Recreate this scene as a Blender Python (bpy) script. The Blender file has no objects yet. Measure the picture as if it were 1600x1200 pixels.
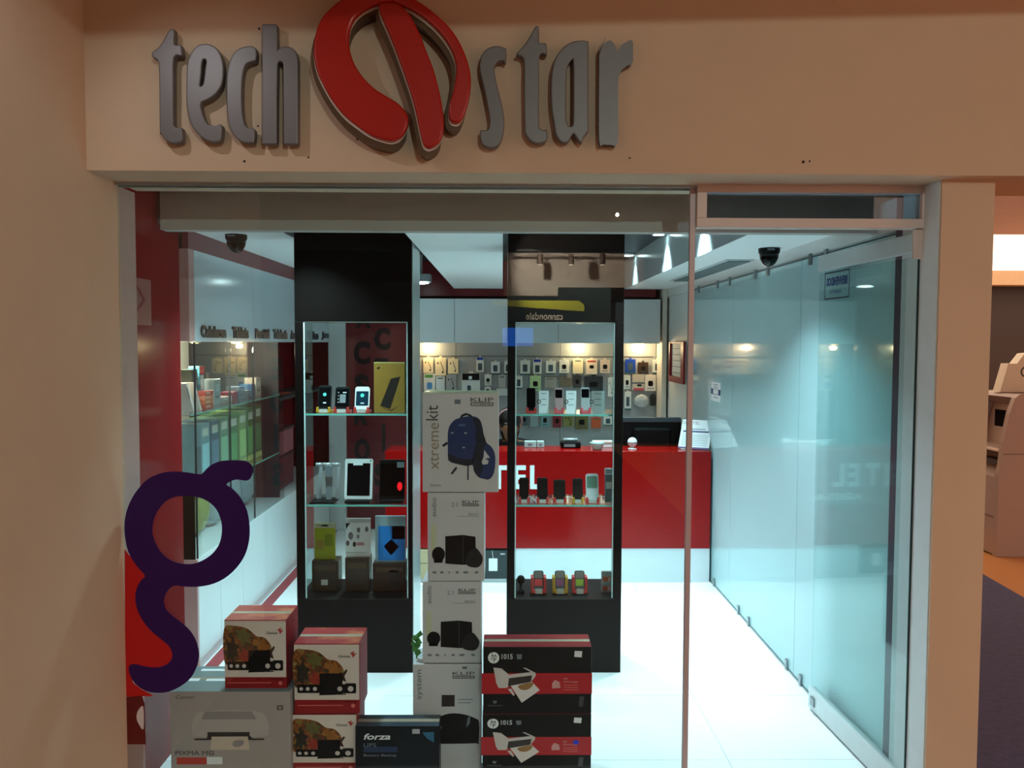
import bpy, bmesh, math, random
from mathutils import Vector, Matrix
random.seed(7)
S = bpy.context.scene
COL = S.collection
# ------------------------------------------------------------------ camera
F = 1293.0
EYE = 1.65
cam_d = bpy.data.cameras.new('camera'); cam = bpy.data.objects.new('camera', cam_d); COL.objects.link(cam)
cam_d.sensor_width = 36.0; cam_d.lens = F / 1600 * 36.0
RC = (Matrix.Rotation(math.radians(-0.665), 3, 'Z') @ Matrix.Rotation(math.radians(90 - 2.83), 3, 'X')
      @ Matrix.Rotation(math.radians(0.2), 3, 'Z'))
cam.matrix_world = Matrix.Translation((0, 0, EYE)) @ RC.to_4x4()
cam_d.clip_end = 100
S.camera = cam
# ------------------------------------------------------------------ exposure, world, lights
S.view_settings.view_transform = 'Standard'; S.view_settings.look = 'None'
S.view_settings.gamma = 1.0; S.view_settings.use_curve_mapping = False
S.view_settings.exposure = 0.0
S.cycles.transparent_max_bounces = 32
S.cycles.max_bounces = 12
w = bpy.data.worlds.new('mall_ambient'); S.world = w; w.use_nodes = True
w.node_tree.nodes['Background'].inputs[0].default_value = (0.60, 0.40, 0.30, 1)
w.node_tree.nodes['Background'].inputs[1].default_value = 2.0

def light(name, kind, loc, power, color, target=None, size=0.05, angle=120, blend=0.5):
    d = bpy.data.lights.new(name, kind); o = bpy.data.objects.new(name, d); COL.objects.link(o)
    d.energy = power; d.color = color; o.location = loc
    if kind == 'AREA':
        d.shape = 'DISK'; d.size = size
    else:
        d.shadow_soft_size = size
    if kind == 'SPOT':
        d.spot_size = math.radians(angle); d.spot_blend = blend
    if target is not None:
        v = Vector(target) - Vector(loc)
        o.rotation_euler = v.to_track_quat('-Z', 'Y').to_euler()
    return o
MALL = (0.80, 1.0, 0.92)
COOL = (0.63, 0.93, 1.0)
WARM = (1.0, 0.70, 0.38)
# mall: recessed lamp far back in the raised ceiling, and one small lamp near the left wall
light('mall_lamp', 'SPOT', (1.2, -3.0, 3.0), 195, MALL, (0.2, 2.7, 1.4), 0.012, 80, 0.3)
light('mall_lamp', 'SPOT', (-1.21, 1.78, 2.84), 10.0, (0.96, 0.96, 1.0), (-0.8, 2.67, 1.9), 0.012, 80, 0.8)
light('mall_lamp', 'SPOT', (0.3, -6.2, 3.2), 700, (1, .9, .78), (1.0, -7.8, 2.85), 0.05, 62, 0.4)  # added spot, brightens the facade panel so its reflection reads
# shop downlights in the two dark ceiling trays and near the glass
SHOP_SPOTS = [(1.02, 4.45, 142), (1.02, 5.45, 128), (1.02, 6.75, 40), (-0.72, 4.9, 145), (-0.68, 6.95, 12), (0.25, 5.0, 135), (0.25, 6.0, 135)]
for x, y, p in SHOP_SPOTS:
    light('shop_downlight', 'SPOT', (x, y, 2.34 if x != -0.68 else 2.14), p, COOL, (x, y, 0), 0.05, 92, 0.9)
for x, y in [(0.85, 3.75), (-0.95, 3.8), (-0.25, 3.7)]:
    light('shop_downlight', 'AREA', (x, y, 2.185), 15, COOL, (x, y, 0), 0.14).data.spread = math.radians(110)
# ------------------------------------------------------------------ helpers
def V(px, py, Y):
    d = RC @ Vector(((px - 800) / F, -(py - 600) / F, -1.0))
    return Vector((0, 0, EYE)) + d * (Y / d.y)
def VX(px, py, X):
    d = RC @ Vector(((px - 800) / F, -(py - 600) / F, -1.0))
    return Vector((0, 0, EYE)) + d * (X / d.x)
def VZ(px, py, Z):
    d = RC @ Vector(((px - 800) / F, -(py - 600) / F, -1.0))
    return Vector((0, 0, EYE)) + d * ((Z - EYE) / d.z)
def lin(c):
    c = c / 255.0
    return c / 12.92 if c <= 0.04045 else ((c + 0.055) / 1.055) ** 2.4
def rgb(c): return (lin(c[0]), lin(c[1]), lin(c[2]), 1.0)
MATS = {}
def mk(name, c, rough=0.5, metal=0.0, coat=0.0, spec=0.5, noise=0.06, nscale=18.0, bump=0.0, emit=0.0, ecol=None):
    if name in MATS: return MATS[name]
    m = bpy.data.materials.new(name); m.use_nodes = True; nt = m.node_tree
    b = nt.nodes['Principled BSDF']
    tc = nt.nodes.new('ShaderNodeTexCoord'); nz = nt.nodes.new('ShaderNodeTexNoise')
    nz.inputs['Scale'].default_value = nscale; nz.inputs['Detail'].default_value = 4
    nt.links.new(tc.outputs['Object'], nz.inputs['Vector'])
    mx = nt.nodes.new('ShaderNodeMix'); mx.data_type = 'RGBA'
    r = rgb(c)
    mx.inputs[6].default_value = tuple(v * (1 - noise) for v in r[:3]) + (1,)
    mx.inputs[7].default_value = tuple(min(1, v * (1 + noise)) for v in r[:3]) + (1,)
    nt.links.new(nz.outputs['Fac'], mx.inputs[0]); nt.links.new(mx.outputs[2], b.inputs['Base Color'])
    b.inputs['Roughness'].default_value = rough; b.inputs['Metallic'].default_value = metal
    b.inputs['Coat Weight'].default_value = coat; b.inputs['Coat Roughness'].default_value = 0.05
    b.inputs['Specular IOR Level'].default_value = spec
    if bump:
        bp = nt.nodes.new('ShaderNodeBump'); bp.inputs['Strength'].default_value = bump; bp.inputs['Distance'].default_value = 0.002
        nt.links.new(nz.outputs['Fac'], bp.inputs['Height']); nt.links.new(bp.outputs['Normal'], b.inputs['Normal'])
    if emit:
        b.inputs['Emission Color'].default_value = rgb(ecol or c); b.inputs['Emission Strength'].default_value = emit
    MATS[name] = m
    return m
def glass(name, tint=(0.93, 0.98, 0.97), r0=0.045, rough=0.02, gl=(1, 1, 1)):
    if name in MATS: return MATS[name]
    m = bpy.data.materials.new(name); m.use_nodes = True; nt = m.node_tree
    for n in list(nt.nodes): nt.nodes.remove(n)
    out = nt.nodes.new('ShaderNodeOutputMaterial'); mix = nt.nodes.new('ShaderNodeMixShader')
    tr = nt.nodes.new('ShaderNodeBsdfTransparent'); go = nt.nodes.new('ShaderNodeBsdfGlossy')
    tr.inputs[0].default_value = tuple(tint) + (1,); go.inputs['Roughness'].default_value = rough
    go.inputs['Color'].default_value = tuple(gl) + (1,)
    lw = nt.nodes.new('ShaderNodeLayerWeight'); lw.inputs['Blend'].default_value = 0.5
    p = nt.nodes.new('ShaderNodeMath'); p.operation = 'POWER'; p.inputs[1].default_value = 5
    a = nt.nodes.new('ShaderNodeMath'); a.operation = 'MULTIPLY_ADD'; a.inputs[1].default_value = 1 - r0; a.inputs[2].default_value = r0
    nt.links.new(lw.outputs['Facing'], p.inputs[0]); nt.links.new(p.outputs[0], a.inputs[0])
    nt.links.new(a.outputs[0], mix.inputs[0]); nt.links.new(tr.outputs[0], mix.inputs[1]); nt.links.new(go.outputs[0], mix.inputs[2])
    nt.links.new(mix.outputs[0], out.inputs[0])
    MATS[name] = m
    return m
ORG = {}
def props(o, label=None, cat=None, group=None, kind=None):
    if label: o['label'] = label
    if cat: o['category'] = cat
    if group: o['group'] = group
    if kind: o['kind'] = kind
    return o
def thing(name, label, cat, loc, group=None, kind=None):
    o = bpy.data.objects.new(name, None); COL.objects.link(o); o.location = loc; o.empty_display_size = 0.05
    ORG[o] = Vector(loc)
    return props(o, label, cat, group, kind)
def link(name, me, mat, parent=None, smooth=False):
    """me: mesh in world coordinates"""
    o = bpy.data.objects.new(name, me); me.name = name
    if mat is not None and len(me.materials) == 0: me.materials.append(mat)
    org = ORG[parent] if parent is not None else Vector((0, 0, 0))
    if org.length > 0: me.transform(Matrix.Translation(-org))
    if smooth:
        for p in me.polygons: p.use_smooth = True
    COL.objects.link(o)
    if parent is not None: o.parent = parent
    ORG[o] = org
    return o
class MB:
    def __init__(s): s.bm = bmesh.new()
    def box(s, x0, x1, y0, y1, z0, z1, bev=0.0, seg=2, mi=0):
        r = bmesh.ops.create_cube(s.bm, size=1.0); vs = r['verts']
        sx, sy, sz = abs(x1 - x0), abs(y1 - y0), abs(z1 - z0)
        bmesh.ops.scale(s.bm, vec=(sx, sy, sz), verts=vs)
        bmesh.ops.translate(s.bm, vec=((x0 + x1) / 2, (y0 + y1) / 2, (z0 + z1) / 2), verts=vs)
        if bev > 0:
            es = list({e for v in vs for e in v.link_edges})
            bmesh.ops.bevel(s.bm, geom=es, offset=min(bev, 0.45 * min(sx, sy, sz)), segments=seg, profile=0.5, affect='EDGES')
        return s
    def cyl(s, p0, p1, r0, r1=None, n=16):
        p0, p1 = Vector(p0), Vector(p1); d = p1 - p0
        q = d.to_track_quat('Z', 'Y').to_matrix().to_4x4()
        bmesh.ops.create_cone(s.bm, cap_ends=True, segments=n, radius1=r0, radius2=r0 if r1 is None else r1, depth=d.length,
                              matrix=Matrix.Translation((p0 + p1) / 2) @ q)
        return s
    def ball(s, c, r, sc=(1, 1, 1), n=12, rot=None):
        M = Matrix.Translation(c) @ (rot.to_4x4() if rot else Matrix.Identity(4)) @ Matrix.Diagonal((*sc, 1))
        bmesh.ops.create_uvsphere(s.bm, u_segments=n * 2, v_segments=n, radius=r, matrix=M)
        return s
    def lathe(s, c, prof, n=24, up=Vector((0, 0, 1))):
        q = up.to_track_quat('Z', 'Y').to_matrix(); rings = []
        for r, z in prof:
            rings.append([s.bm.verts.new(Vector(c) + q @ Vector((r * math.cos(2 * math.pi * k / n), r * math.sin(2 * math.pi * k / n), z))) for k in range(n)])
        for a, b in zip(rings, rings[1:]):
            for k in range(n): s.bm.faces.new((a[k], a[(k + 1) % n], b[(k + 1) % n], b[k]))
        s.bm.faces.new(list(reversed(rings[0]))); s.bm.faces.new(rings[-1])
        return s
    def prism(s, pts, d):
        """convex or simple polygon of 3-D points, extruded by vector d"""
        d = Vector(d); a = [s.bm.verts.new(Vector(p)) for p in pts]; b = [s.bm.verts.new(Vector(p) + d) for p in pts]
        n = len(pts)
        for k in range(n): s.bm.faces.new((a[k], a[(k + 1) % n], b[(k + 1) % n], b[k]))
        s.bm.faces.new(list(reversed(a))); s.bm.faces.new(b)
        return s
    def xf(s, M): s.bm.transform(M); return s
    def build(s, name, mat, parent=None, smooth=False):
        bmesh.ops.recalc_face_normals(s.bm, faces=s.bm.faces)
        me = bpy.data.meshes.new(name); s.bm.to_mesh(me); s.bm.free()
        return link(name, me, mat, parent, smooth)
def box(name, mat, parent, x0, x1, y0, y1, z0, z1, bev=0.0):
    return MB().box(x0, x1, y0, y1, z0, z1, bev).build(name, mat, parent)
def cr(pts, n=5):
    out = []; m = len(pts); P = [Vector((p[0], p[1])) for p in pts]
    for i in range(m):
        a, b, c, d = P[i - 1], P[i], P[(i + 1) % m], P[(i + 2) % m]
        for k in range(n):
            t = k / n
            out.append(0.5 * ((2 * b) + (c - a) * t + (2 * a - 5 * b + 4 * c - d) * t * t + (3 * b - a - 3 * c + d) * t ** 3))
    return [(p.x, p.y) for p in out]
class Fr:
    """flat frame in space: origin, right, up; N = toward the viewer"""
    def __init__(s, O, U, V):
        s.O, s.U, s.V = Vector(O), Vector(U).normalized(), Vector(V).normalized(); s.N = s.U.cross(s.V)
    def M(s, w0=0.0):
        o = s.O + s.N * w0
        return Matrix(((s.U.x, s.V.x, s.N.x, o.x), (s.U.y, s.V.y, s.N.y, o.y), (s.U.z, s.V.z, s.N.z, o.z), (0, 0, 0, 1)))
def front(Y): return Fr((0, Y, 0), (1, 0, 0), (0, 0, 1))
def pxl(loop, Y):
    return [(lambda v: (v.x, v.z))(V(p[0], p[1], Y)) for p in loop]
def curve_mesh(loops, t, bevel=0.0):
    c = bpy.data.curves.new('outline', 'CURVE'); c.dimensions = '2D'; c.fill_mode = 'BOTH'
    c.extrude = max(t / 2 - bevel, 0.00005); c.bevel_depth = bevel; c.bevel_resolution = 2
    c.offset = -bevel
    for l in loops:
        sp = c.splines.new('POLY'); sp.points.add(len(l) - 1)
        for p, q in zip(sp.points, l): p.co = (q[0], q[1], 0, 1)
        sp.use_cyclic_u = True
    o = bpy.data.objects.new('outline', c)
    me = bpy.data.meshes.new_from_object(o)
    bpy.data.objects.remove(o); bpy.data.curves.remove(c)
    me.transform(Matrix.Translation((0, 0, t / 2)))
    return me
def shape(name, loops, fr, t, mat, parent, w0=0.0, bevel=0.0, smooth=False):
    if loops and not isinstance(loops[0][0], (tuple, list)): loops = [loops]
    me = curve_mesh(loops, t, bevel); me.transform(fr.M(w0))
    return link(name, me, mat, parent, smooth)
FONT = {}
def text(name, s, fr, rect, mat, parent, w0=0.0, t=0.0006, rot=0, mirror=False, bold=0.0, shear=0.0, res=3):
    """text fitted to rect (u0, v0, u1, v1) of the frame"""
    c = bpy.data.curves.new('words', 'FONT'); c.body = s; c.extrude = t / 2; c.resolution_u = res; c.offset = bold; c.shear = shear
    o = bpy.data.objects.new('words', c); me = bpy.data.meshes.new_from_object(o)
    bpy.data.objects.remove(o); bpy.data.curves.remove(c)
    if rot: me.transform(Matrix.Rotation(math.radians(rot), 4, 'Z'))
    if mirror:
        me.transform(Matrix.Diagonal((-1, 1, 1, 1))); me.flip_normals()
    xs = [v.co.x for v in me.vertices]; ys = [v.co.y for v in me.vertices]
    x0, x1, y0, y1 = min(xs), max(xs), min(ys), max(ys)
    u0, v0, u1, v1 = rect; sx, sy = (u1 - u0) / (x1 - x0), (v1 - v0) / (y1 - y0)
    for v in me.vertices:
        v.co = ((v.co.x - x0) * sx + u0, (v.co.y - y0) * sy + v0, v.co.z + t / 2)
    me.transform(fr.M(w0))
    return link(name, me, mat, parent)
def rrect(u0, v0, u1, v1, r, n=4):
    out = []
    for cx, cy, a0 in ((u1 - r, v1 - r, 0), (u0 + r, v1 - r, 90), (u0 + r, v0 + r, 180), (u1 - r, v0 + r, 270)):
        for k in range(n + 1):
            a = math.radians(a0 + 90 * k / n); out.append((cx + r * math.cos(a), cy + r * math.sin(a)))
    return out
def circ(u, v, r, n=20, ry=None):
    return [(u + r * math.cos(2 * math.pi * k / n), v + (ry or r) * math.sin(2 * math.pi * k / n)) for k in range(n)]
def rect(u0, v0, u1, v1): return [(u0, v0), (u1, v0), (u1, v1), (u0, v1)]
class Face:
    """front of a box, u right and v down, both 0..1"""
    def __init__(s, fr, w, h): s.fr, s.w, s.h = fr, w, h
    def l(s, pts): return [(u * s.w, -v * s.h) for u, v in pts]
    def print(s, name, pts, mat, parent, lay=1):
        loops = pts if isinstance(pts[0][0], (tuple, list)) else [pts]
        return shape(name, [s.l(q) for q in loops], s.fr, 0.0004, mat, parent, 0.0004 * lay)
    def text(s, name, st, r, mat, parent, lay=2, **k):
        return text(name, st, s.fr, (r[0] * s.w, -r[3] * s.h, r[2] * s.w, -r[1] * s.h), mat, parent, 0.0004 * lay, 0.0004, **k)
# ------------------------------------------------------------------ materials of the setting
m_wall = mk('tan_plaster', (200, 172, 146), 0.8, noise=0.05, nscale=6, bump=0.15)
m_white = mk('white_paint', (232, 236, 236), 0.5, noise=0.02)
m_ceil = mk('shop_ceiling_paint', (242, 246, 246), 0.7, noise=0.02)
m_dark = mk('dark_tray_paint', (38, 48, 54), 0.5, noise=0.05)
m_redgloss = mk('glossy_red_panel', (132, 26, 32), 0.12, coat=0.0, spec=.14, noise=0.04)
m_redband = mk('red_wall_paint', (120, 24, 32), 0.35, noise=0.05)
m_tile = mk('white_floor_tile', (238, 242, 242), 0.12, noise=0.02, nscale=3)
m_grout = mk('pale_grout', (214, 222, 222), 0.7)
m_alu = mk('aluminium', (170, 176, 178), 0.35, metal=0.7, noise=0.04)
m_pinkframe = mk('painted_frame', (206, 188, 180), 0.45, noise=0.03)
m_bulk = mk('bulkhead_grey', (176, 172, 166), 0.5, noise=0.04, nscale=2)
m_glass = glass('shopfront_glass', (0.95, 0.985, 0.98), 0.028, 0.0)
m_glass2 = glass('showcase_glass', (0.95, 0.985, 0.98), 0.014)
m_glassedge = mk('green_glass_edge', (120, 190, 176), 0.2, noise=0.05)
m_part = mk('backpainted_partition_glass', (172, 205, 209), 0.05, coat=0.0, spec=0.42, noise=0.03, nscale=2)
m_steel = mk('steel_clip', (150, 158, 160), 0.3, metal=0.8)
m_black = mk('black_plastic', (5, 5, 6), 0.45, spec=0.15)
m_blackbase = mk('black_brown_laminate', (18, 13, 11), 0.5, spec=0.15, noise=0.15, nscale=3)
m_blackgloss = mk('black_glossy_panel', (13, 10, 9), 0.3, coat=0.0, spec=0.15, noise=0.15, nscale=3)
m_dot = mk('screw_hole', (52, 34, 24), 0.8)
YG = 2.87      # shopfront glass
YFAS = 2.67    # face of the fascia
CE = 2.19      # shop ceiling height
LW = -1.32     # mall wall on the left
# ------------------------------------------------------------------ shop floor, tile by tile
fl = thing('floor', 'white polished tile floor inside the shop', None, (0, 5, 0), kind='structure')
box('screed', m_grout, fl, -2.2, 1.75, 2.6, 8.0, -0.06, -0.004)
xs = [-2.1, -1.5, -0.9, -0.3, 0.3, 0.9, 1.5]; ys = [2.6 + 0.6 * k for k in range(9)]
tile_me = None
for x in xs[:-1]:
    for y in ys:
        if tile_me is None:
            o = MB().box(x + .0015, x + .5985, y + .0015, y + .5985, -0.006, 0.0, 0.0012, 1).build('tile', m_tile, fl)
            tile_me = o; bx, by = x, y
        else:
            c = tile_me.copy(); COL.objects.link(c); c.parent = fl; c.location = (x - bx, y - by, 0)
# ------------------------------------------------------------------ mall floor
mf = thing('floor', 'orange stone mall floor with a blue carpet runner', None, (4, 3, 0), kind='structure')
m_orange = mk('orange_stone', (204, 142, 82), 0.35, noise=0.1, nscale=4)
m_carpet = mk('blue_carpet', (72, 74, 108), 0.95, noise=0.35, nscale=30, bump=0.4)
box('front_paving', mk('dark_stone_paving', (58, 48, 44), 0.6, noise=.1), mf, -6.0, 1.75, -8.0, 2.6, -0.06, -0.002)
box('screed', m_orange, mf, 1.75, 9.0, -8.0, 2.6, -0.06, -0.002)
box('screed', m_orange, mf, 1.75, 9.0, 2.6, 11.0, -0.06, -0.002)
a = VZ(1527, 893, 0); b = VZ(1600, 935, 0)
dx = (b.x - a.x) / (b.y - a.y)
MB().prism([(1.72, 2.65, -0.002), (b.x + dx * (2.65 - b.y), 2.65, -0.002), (a.x + dx * (11 - a.y), 11, -0.002), (1.72, 11, -0.002)], (0, 0, 0.008)).build('carpet_runner', m_carpet, mf)
# ------------------------------------------------------------------ mall walls, fascia, pillar, ceilings
def struct(name, label, loc=(0, 0, 0)): return thing(name, label, None, loc, kind='structure')
wl = struct('wall_left', 'tan plaster wall running out toward the viewer', (LW, 1, 0))
box('wall_panel', m_wall, wl, LW - 0.2, LW, 1.2, YG + 0.02, 0, 3.4)
wf = struct('wall_front', 'tan plaster fascia above the shopfront', (0, YFAS, 0))
FB = V(800, 270, YFAS).z
PX1 = V(1545, 600, 2.74).x
box('fascia', m_wall, wf, LW, 6.0, YFAS, YG + 0.16, FB, 3.4)
for px, py, r in [(382, 252, .004), (405, 45, .0035), (482, 246, .003), (558, 218, .003), (403, 197, .003), (1255, 253, .005), (1265, 252, .003), (984, 247, .003)]:
    v = V(px, py, YFAS); MB().cyl((v.x, YFAS - .0015, v.z), (v.x, YFAS + .004, v.z), r, n=8).build('screw_hole', m_dot, wf)
wr = struct('wall_right', 'tan plaster pillar beside the glass door', (1.55, 2.9, 0))
JX = 1.448
box('jamb_lining', mk('white_jamb_paint', (214, 220, 224), 0.5), wr, JX - .002, JX, 2.752, 3.0, 0, FB - .001)
box('reflection_strip', mk('mauve_reflection', (96, 76, 92), .6), wr, JX - .002, JX, 3.0, 3.05, 0, FB - .001)  # dark mauve reflection painted as a strip on the jamb
box('pillar', m_wall, wr, JX, PX1, 2.74, 3.05, 0, FB)
box('side_wall', m_wall, wr, JX + 0.06, PX1, 3.05, 11.0, 0, 3.4)
cm = struct('ceiling', 'mall ceiling with a lower panel shaped to shade the fascia', (0, 0, 2.85))
m_mceil = mk('mall_ceiling_paint', (200, 178, 150), 0.8)
MB().prism([(LW, -1.69, 2.85), (4.0, 1.32, 2.85), (4.0, YFAS, 2.85), (LW, YFAS, 2.85)], (0, 0, 0.05)).build('lower_panel', m_mceil, cm)  # unseen slab, edge slanted so its shadow makes the dark fascia band
cs = struct('ceiling', 'white shop ceiling with two dark trays', (0, 5, CE))
CM = 2.13
for x0, x1, z in ((-2.2, -1.08, CE), (-0.43, 0.0, CM), (1.08, 1.75, CM)):
    box('white_panel', m_ceil, cs, x0, x1, 3.26 if z == CE else 3.63, 7.6 if x0 < -1 else 7.36, z, CE + 0.19)
box('white_panel', m_ceil, cs, -2.2, 1.75, 3.262, 3.62, CE, CE + 0.19)
m_trayface = mk('tray_side_paint', (206, 218, 222), 0.22, noise=0.02)
box('dark_panel', m_dark, cs, -2.2, 1.75, 3.262, 7.6, CE + 0.19, CE + 0.24)
box('tray_side', m_trayface, cs, 1.078, 1.08, 3.64, 7.36, CM + 0.001, CE + 0.19)
# bulkhead behind the glass
bk = struct('trim_1', 'grey bulkhead above the display window', (0, 3.2, 2.15))
BB = V(660, 361, 3.2).z; BXL = V(250, 330, 3.2).x
MB().prism([(BXL, 3.2, BB), (1.44, 3.2, BB), (1.44, 3.2, 2.42), (BXL - 0.09, 3.2, 2.42), (BXL - 0.03, 3.2, 2.355), (BXL, 3.2, 2.29)], (0, 0.06, 0)).build('bulkhead_panel', m_bulk, bk)
box('bulkhead_cap', m_bulk, bk, -1.6, 1.44, YG + 0.1, 3.2, 2.40, 2.44)
# head channel of the glazing
tr2 = struct('trim_2', 'grey aluminium head channel over the glass', (0, YG, FB))
hz0, hz1 = V(600, 292, YG).z, V(600, 284.5, YG).z
box('channel_front', m_alu, tr2, LW, 1.44, YG - 0.012, YG - 0.006, hz0, hz1 + 0.02)
box('channel_back', m_alu, tr2, LW, 1.44, YG + 0.016, YG + 0.022, hz0 - 0.004, hz1 + 0.02)
# red return wall and red bands
rw = struct('wall_left', 'glossy red return wall beside the display window', (LW, 3.2, 0))
box('jamb_panel', mk('pinkish_jamb', (190, 156, 148), .5), rw, LW - 0.05, LW, YG + 0.02, 3.012, 0, hz0)
box('red_panel', m_redgloss, rw, LW - 0.24, LW - 0.004, 3.012, 3.42, 0, 2.40)
box('side_wall', m_redband, rw, -2.25, -2.2, 3.3, 7.8, 0, 2.4)
box('return_wall', m_redband, rw, -2.2, LW - 0.24, 3.36, 3.42, 0, 2.4)
wb = struct('wall_back', 'back wall of the shop with grey peg boards', (0, 7.6, 0))
m_peg = mk('grey_slatwall', (160, 165, 168), 0.45, noise=0.03)
box('wall_panel', m_redband, wb, -2.2, 1.75, 7.6, 7.68, 0, 2.45)
tr3 = struct('trim_3', 'dark red frieze and cream column at the back of the shop', (0, 7.4, 0))
box('red_frieze', m_redband, tr3, -0.8, 1.36, 7.37, 7.6, 2.065, CE + .18)
m_cream = mk('cream_wall_paint', (222, 216, 204), 0.6)
box('side_column', m_cream, tr3, V(1034, 600, 7.3).x, 1.45, 7.3, 7.6, 0, CE)
pegx = [-0.80, V(712, 540, 7.55).x, V(876, 540, 7.55).x, V(1034, 540, 7.3).x]
for k in range(3):
    box('peg_board', m_peg, wb, pegx[k] + .002, pegx[k + 1] - .002, 7.565, 7.6, 0.5, 1.70)
rz = V(800, 556.5, 7.56).z
box('peg_rail', mk('rail_grey', (110, 112, 112), 0.4), wb, -0.80, 1.38, 7.558, 7.565, rz - .004, rz + .004)
# white right partition of painted glass
wp = struct('wall_right', 'pale green back-painted glass partition with steel clips', (1.45, 4.8, 0))
box('wall_panel', m_white, wp, 1.47, 1.507, 3.05, 7.6, 0, CE)
box('upper_panel', m_white, wp, 1.452, 1.47, 3.05, 7.6, 2.06, CE)
ys = [3.05, 4.02, 5.2, 6.4]
for y0, y1 in zip(ys, ys[1:]):
    box('glass_panel', m_part, wp, 1.45, 1.462, y0 + .002, y1 - .002, 0.012, 2.055)
for py, px in [(905, 1113), (921, 1130), (966, 1170), (991, 1187), (1055, 1250), (1083, 1273)]:
    y = VX(px, 0, 1.445).y
    box('clip', m_steel, wp, 1.438, 1.45, y - .012, y + .012, 0.0, 0.055, .003)
for px in [1098, 1128, 1147, 1188, 1208, 1275, 1300]:
    y = VX(px, 0, 1.445).y
    box('clip', m_steel, wp, 1.438, 1.45, y - .014, y + .014, 2.02, 2.075, .003)
box('floor_rail', m_steel, wp, 1.446, 1.464, 3.05, 6.4, 0, 0.010)
box('head_rail', m_steel, wp, 1.444, 1.464, 3.05, 6.4, 2.058, 2.066)
# ------------------------------------------------------------------ shop front: window, transom, door
GX1t, GX1b = V(1083, 292, YG).x, V(1069, 1190, YG).x
GX = (GX1t + GX1b) / 2
w1 = struct('window_1', 'large clear display window of the shopfront', (0, YG, 0))
box('pane', m_glass, w1, LW + 0.002, GX - 0.008, YG, YG + 0.010, 0.0, hz0 + .01)
box('pane_edge', mk('pinkish_edge_trim', (186, 164, 164), 0.4), w1, GX - 0.008, GX + 0.010, YG - 0.004, YG + 0.014, 0.0, hz0 + .01)
w2 = struct('window_2', 'low transom window over the door in a pale frame', (1.1, YG, 2.2))
tx0, tx1 = GX + 0.012, V(1452, 320, YG).x
tz0, tz1 = V(1260, 357, YG).z, V(1260, 287, YG).z
tw = 0.034
box('frame_rail', m_pinkframe, w2, tx0, tx1, YG - .02, YG + .03, tz0, tz0 + 0.032, .002)
box('frame_rail', m_pinkframe, w2, tx0, tx1, YG - .02, YG + .03, tz1 - 0.034, tz1, .002)
box('frame_stile', m_pinkframe, w2, tx0, tx0 + tw, YG - .02, YG + .03, tz0 + 0.032, tz1 - 0.034, .002)
box('frame_stile', m_pinkframe, w2, tx1 - tw, tx1, YG - .02, YG + .03, tz0 + 0.032, tz1 - 0.034, .002)
box('pane', glass('transom_glass', (0.66, 0.78, 0.88), 0.05), w2, tx0 + tw, tx1 - tw, YG, YG + .008, tz0 + 0.032, tz1 - 0.034)
d1 = struct('door_1', 'clear glass door standing open into the shop', (1.43, YG, 0))
DH = tz0 - 0.004
hx = V(1432, 600, YG).x
ang = math.radians(3.0)
Md = Matrix.Translation((hx, YG, 0)) @ Matrix.Rotation(ang, 4, 'Z')      # local +Y runs along the opened leaf
DW = 0.79
def dbox(name, mat, x0, x1, y0, y1, z0, z1, bev=0.0): return MB().box(x0, x1, y0, y1, z0, z1, bev).xf(Md).build(name, mat, d1)
dbox('pane', glass('door_glass', (0.90, 0.965, 0.96), 0.04, 0.02, (.55, .6, .6)), -.005, .005, 0.004, DW, 0.10, DH - 0.09)
dbox('pane_edge', mk('dark_glass_edge', (20, 52, 56), 0.25), -.006, .006, 0.0, 0.004, 0.10, DH - 0.05)
m_rail = mk('brushed_door_rail', (206, 214, 216), 0.3, metal=0.2)
dbox('bottom_rail', m_rail, -.016, .016, 0.0, DW, 0.012, 0.105, .003)
dbox('top_rail', m_rail, -.016, .016, 0.0, DW, DH - 0.075, DH - 0.008, .003)
dbox('pivot_fitting', m_pinkframe, -.03, .022, -0.014, 0.0, DH - 0.10, DH, .002)
dbox('lock', m_steel, -.024, -.016, DW - 0.07, DW - 0.035, 0.035, 0.075, .003)
v0 = V(1418, 358, YG)
# ------------------------------------------------------------------ side passage on the right
pw = struct('wall_back', 'dark brown wall at the end of the side passage', (5, 10.6, 0))
box('wall_panel', mk('dark_brown_wall', (38, 17, 10), 0.6), pw, PX1, 9.0, 10.6, 10.7, 0, 2.6)
box('beam', mk('tan_beam', (190, 158, 124), 0.7), pw, PX1, 9.0, 10.35, 10.6, 2.40, 2.60)
pc = struct('ceiling', 'low ceiling of the side passage with a long light panel', (4, 7, 2.57))
m_pceil = mk('pinkish_ceiling', (238, 222, 218), 0.8)
box('ceiling_panel', m_pceil, pc, PX1, 9.0, YG + 0.16, 6.85, 2.56, 2.62)
lp = box('light_panel', mk('glowing_light_panel', (255, 240, 214), 0.5, emit=2.2, ecol=(255, 236, 210)), pc, PX1, 9.0, 6.85, 10.4, 2.58, 2.62)
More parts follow.
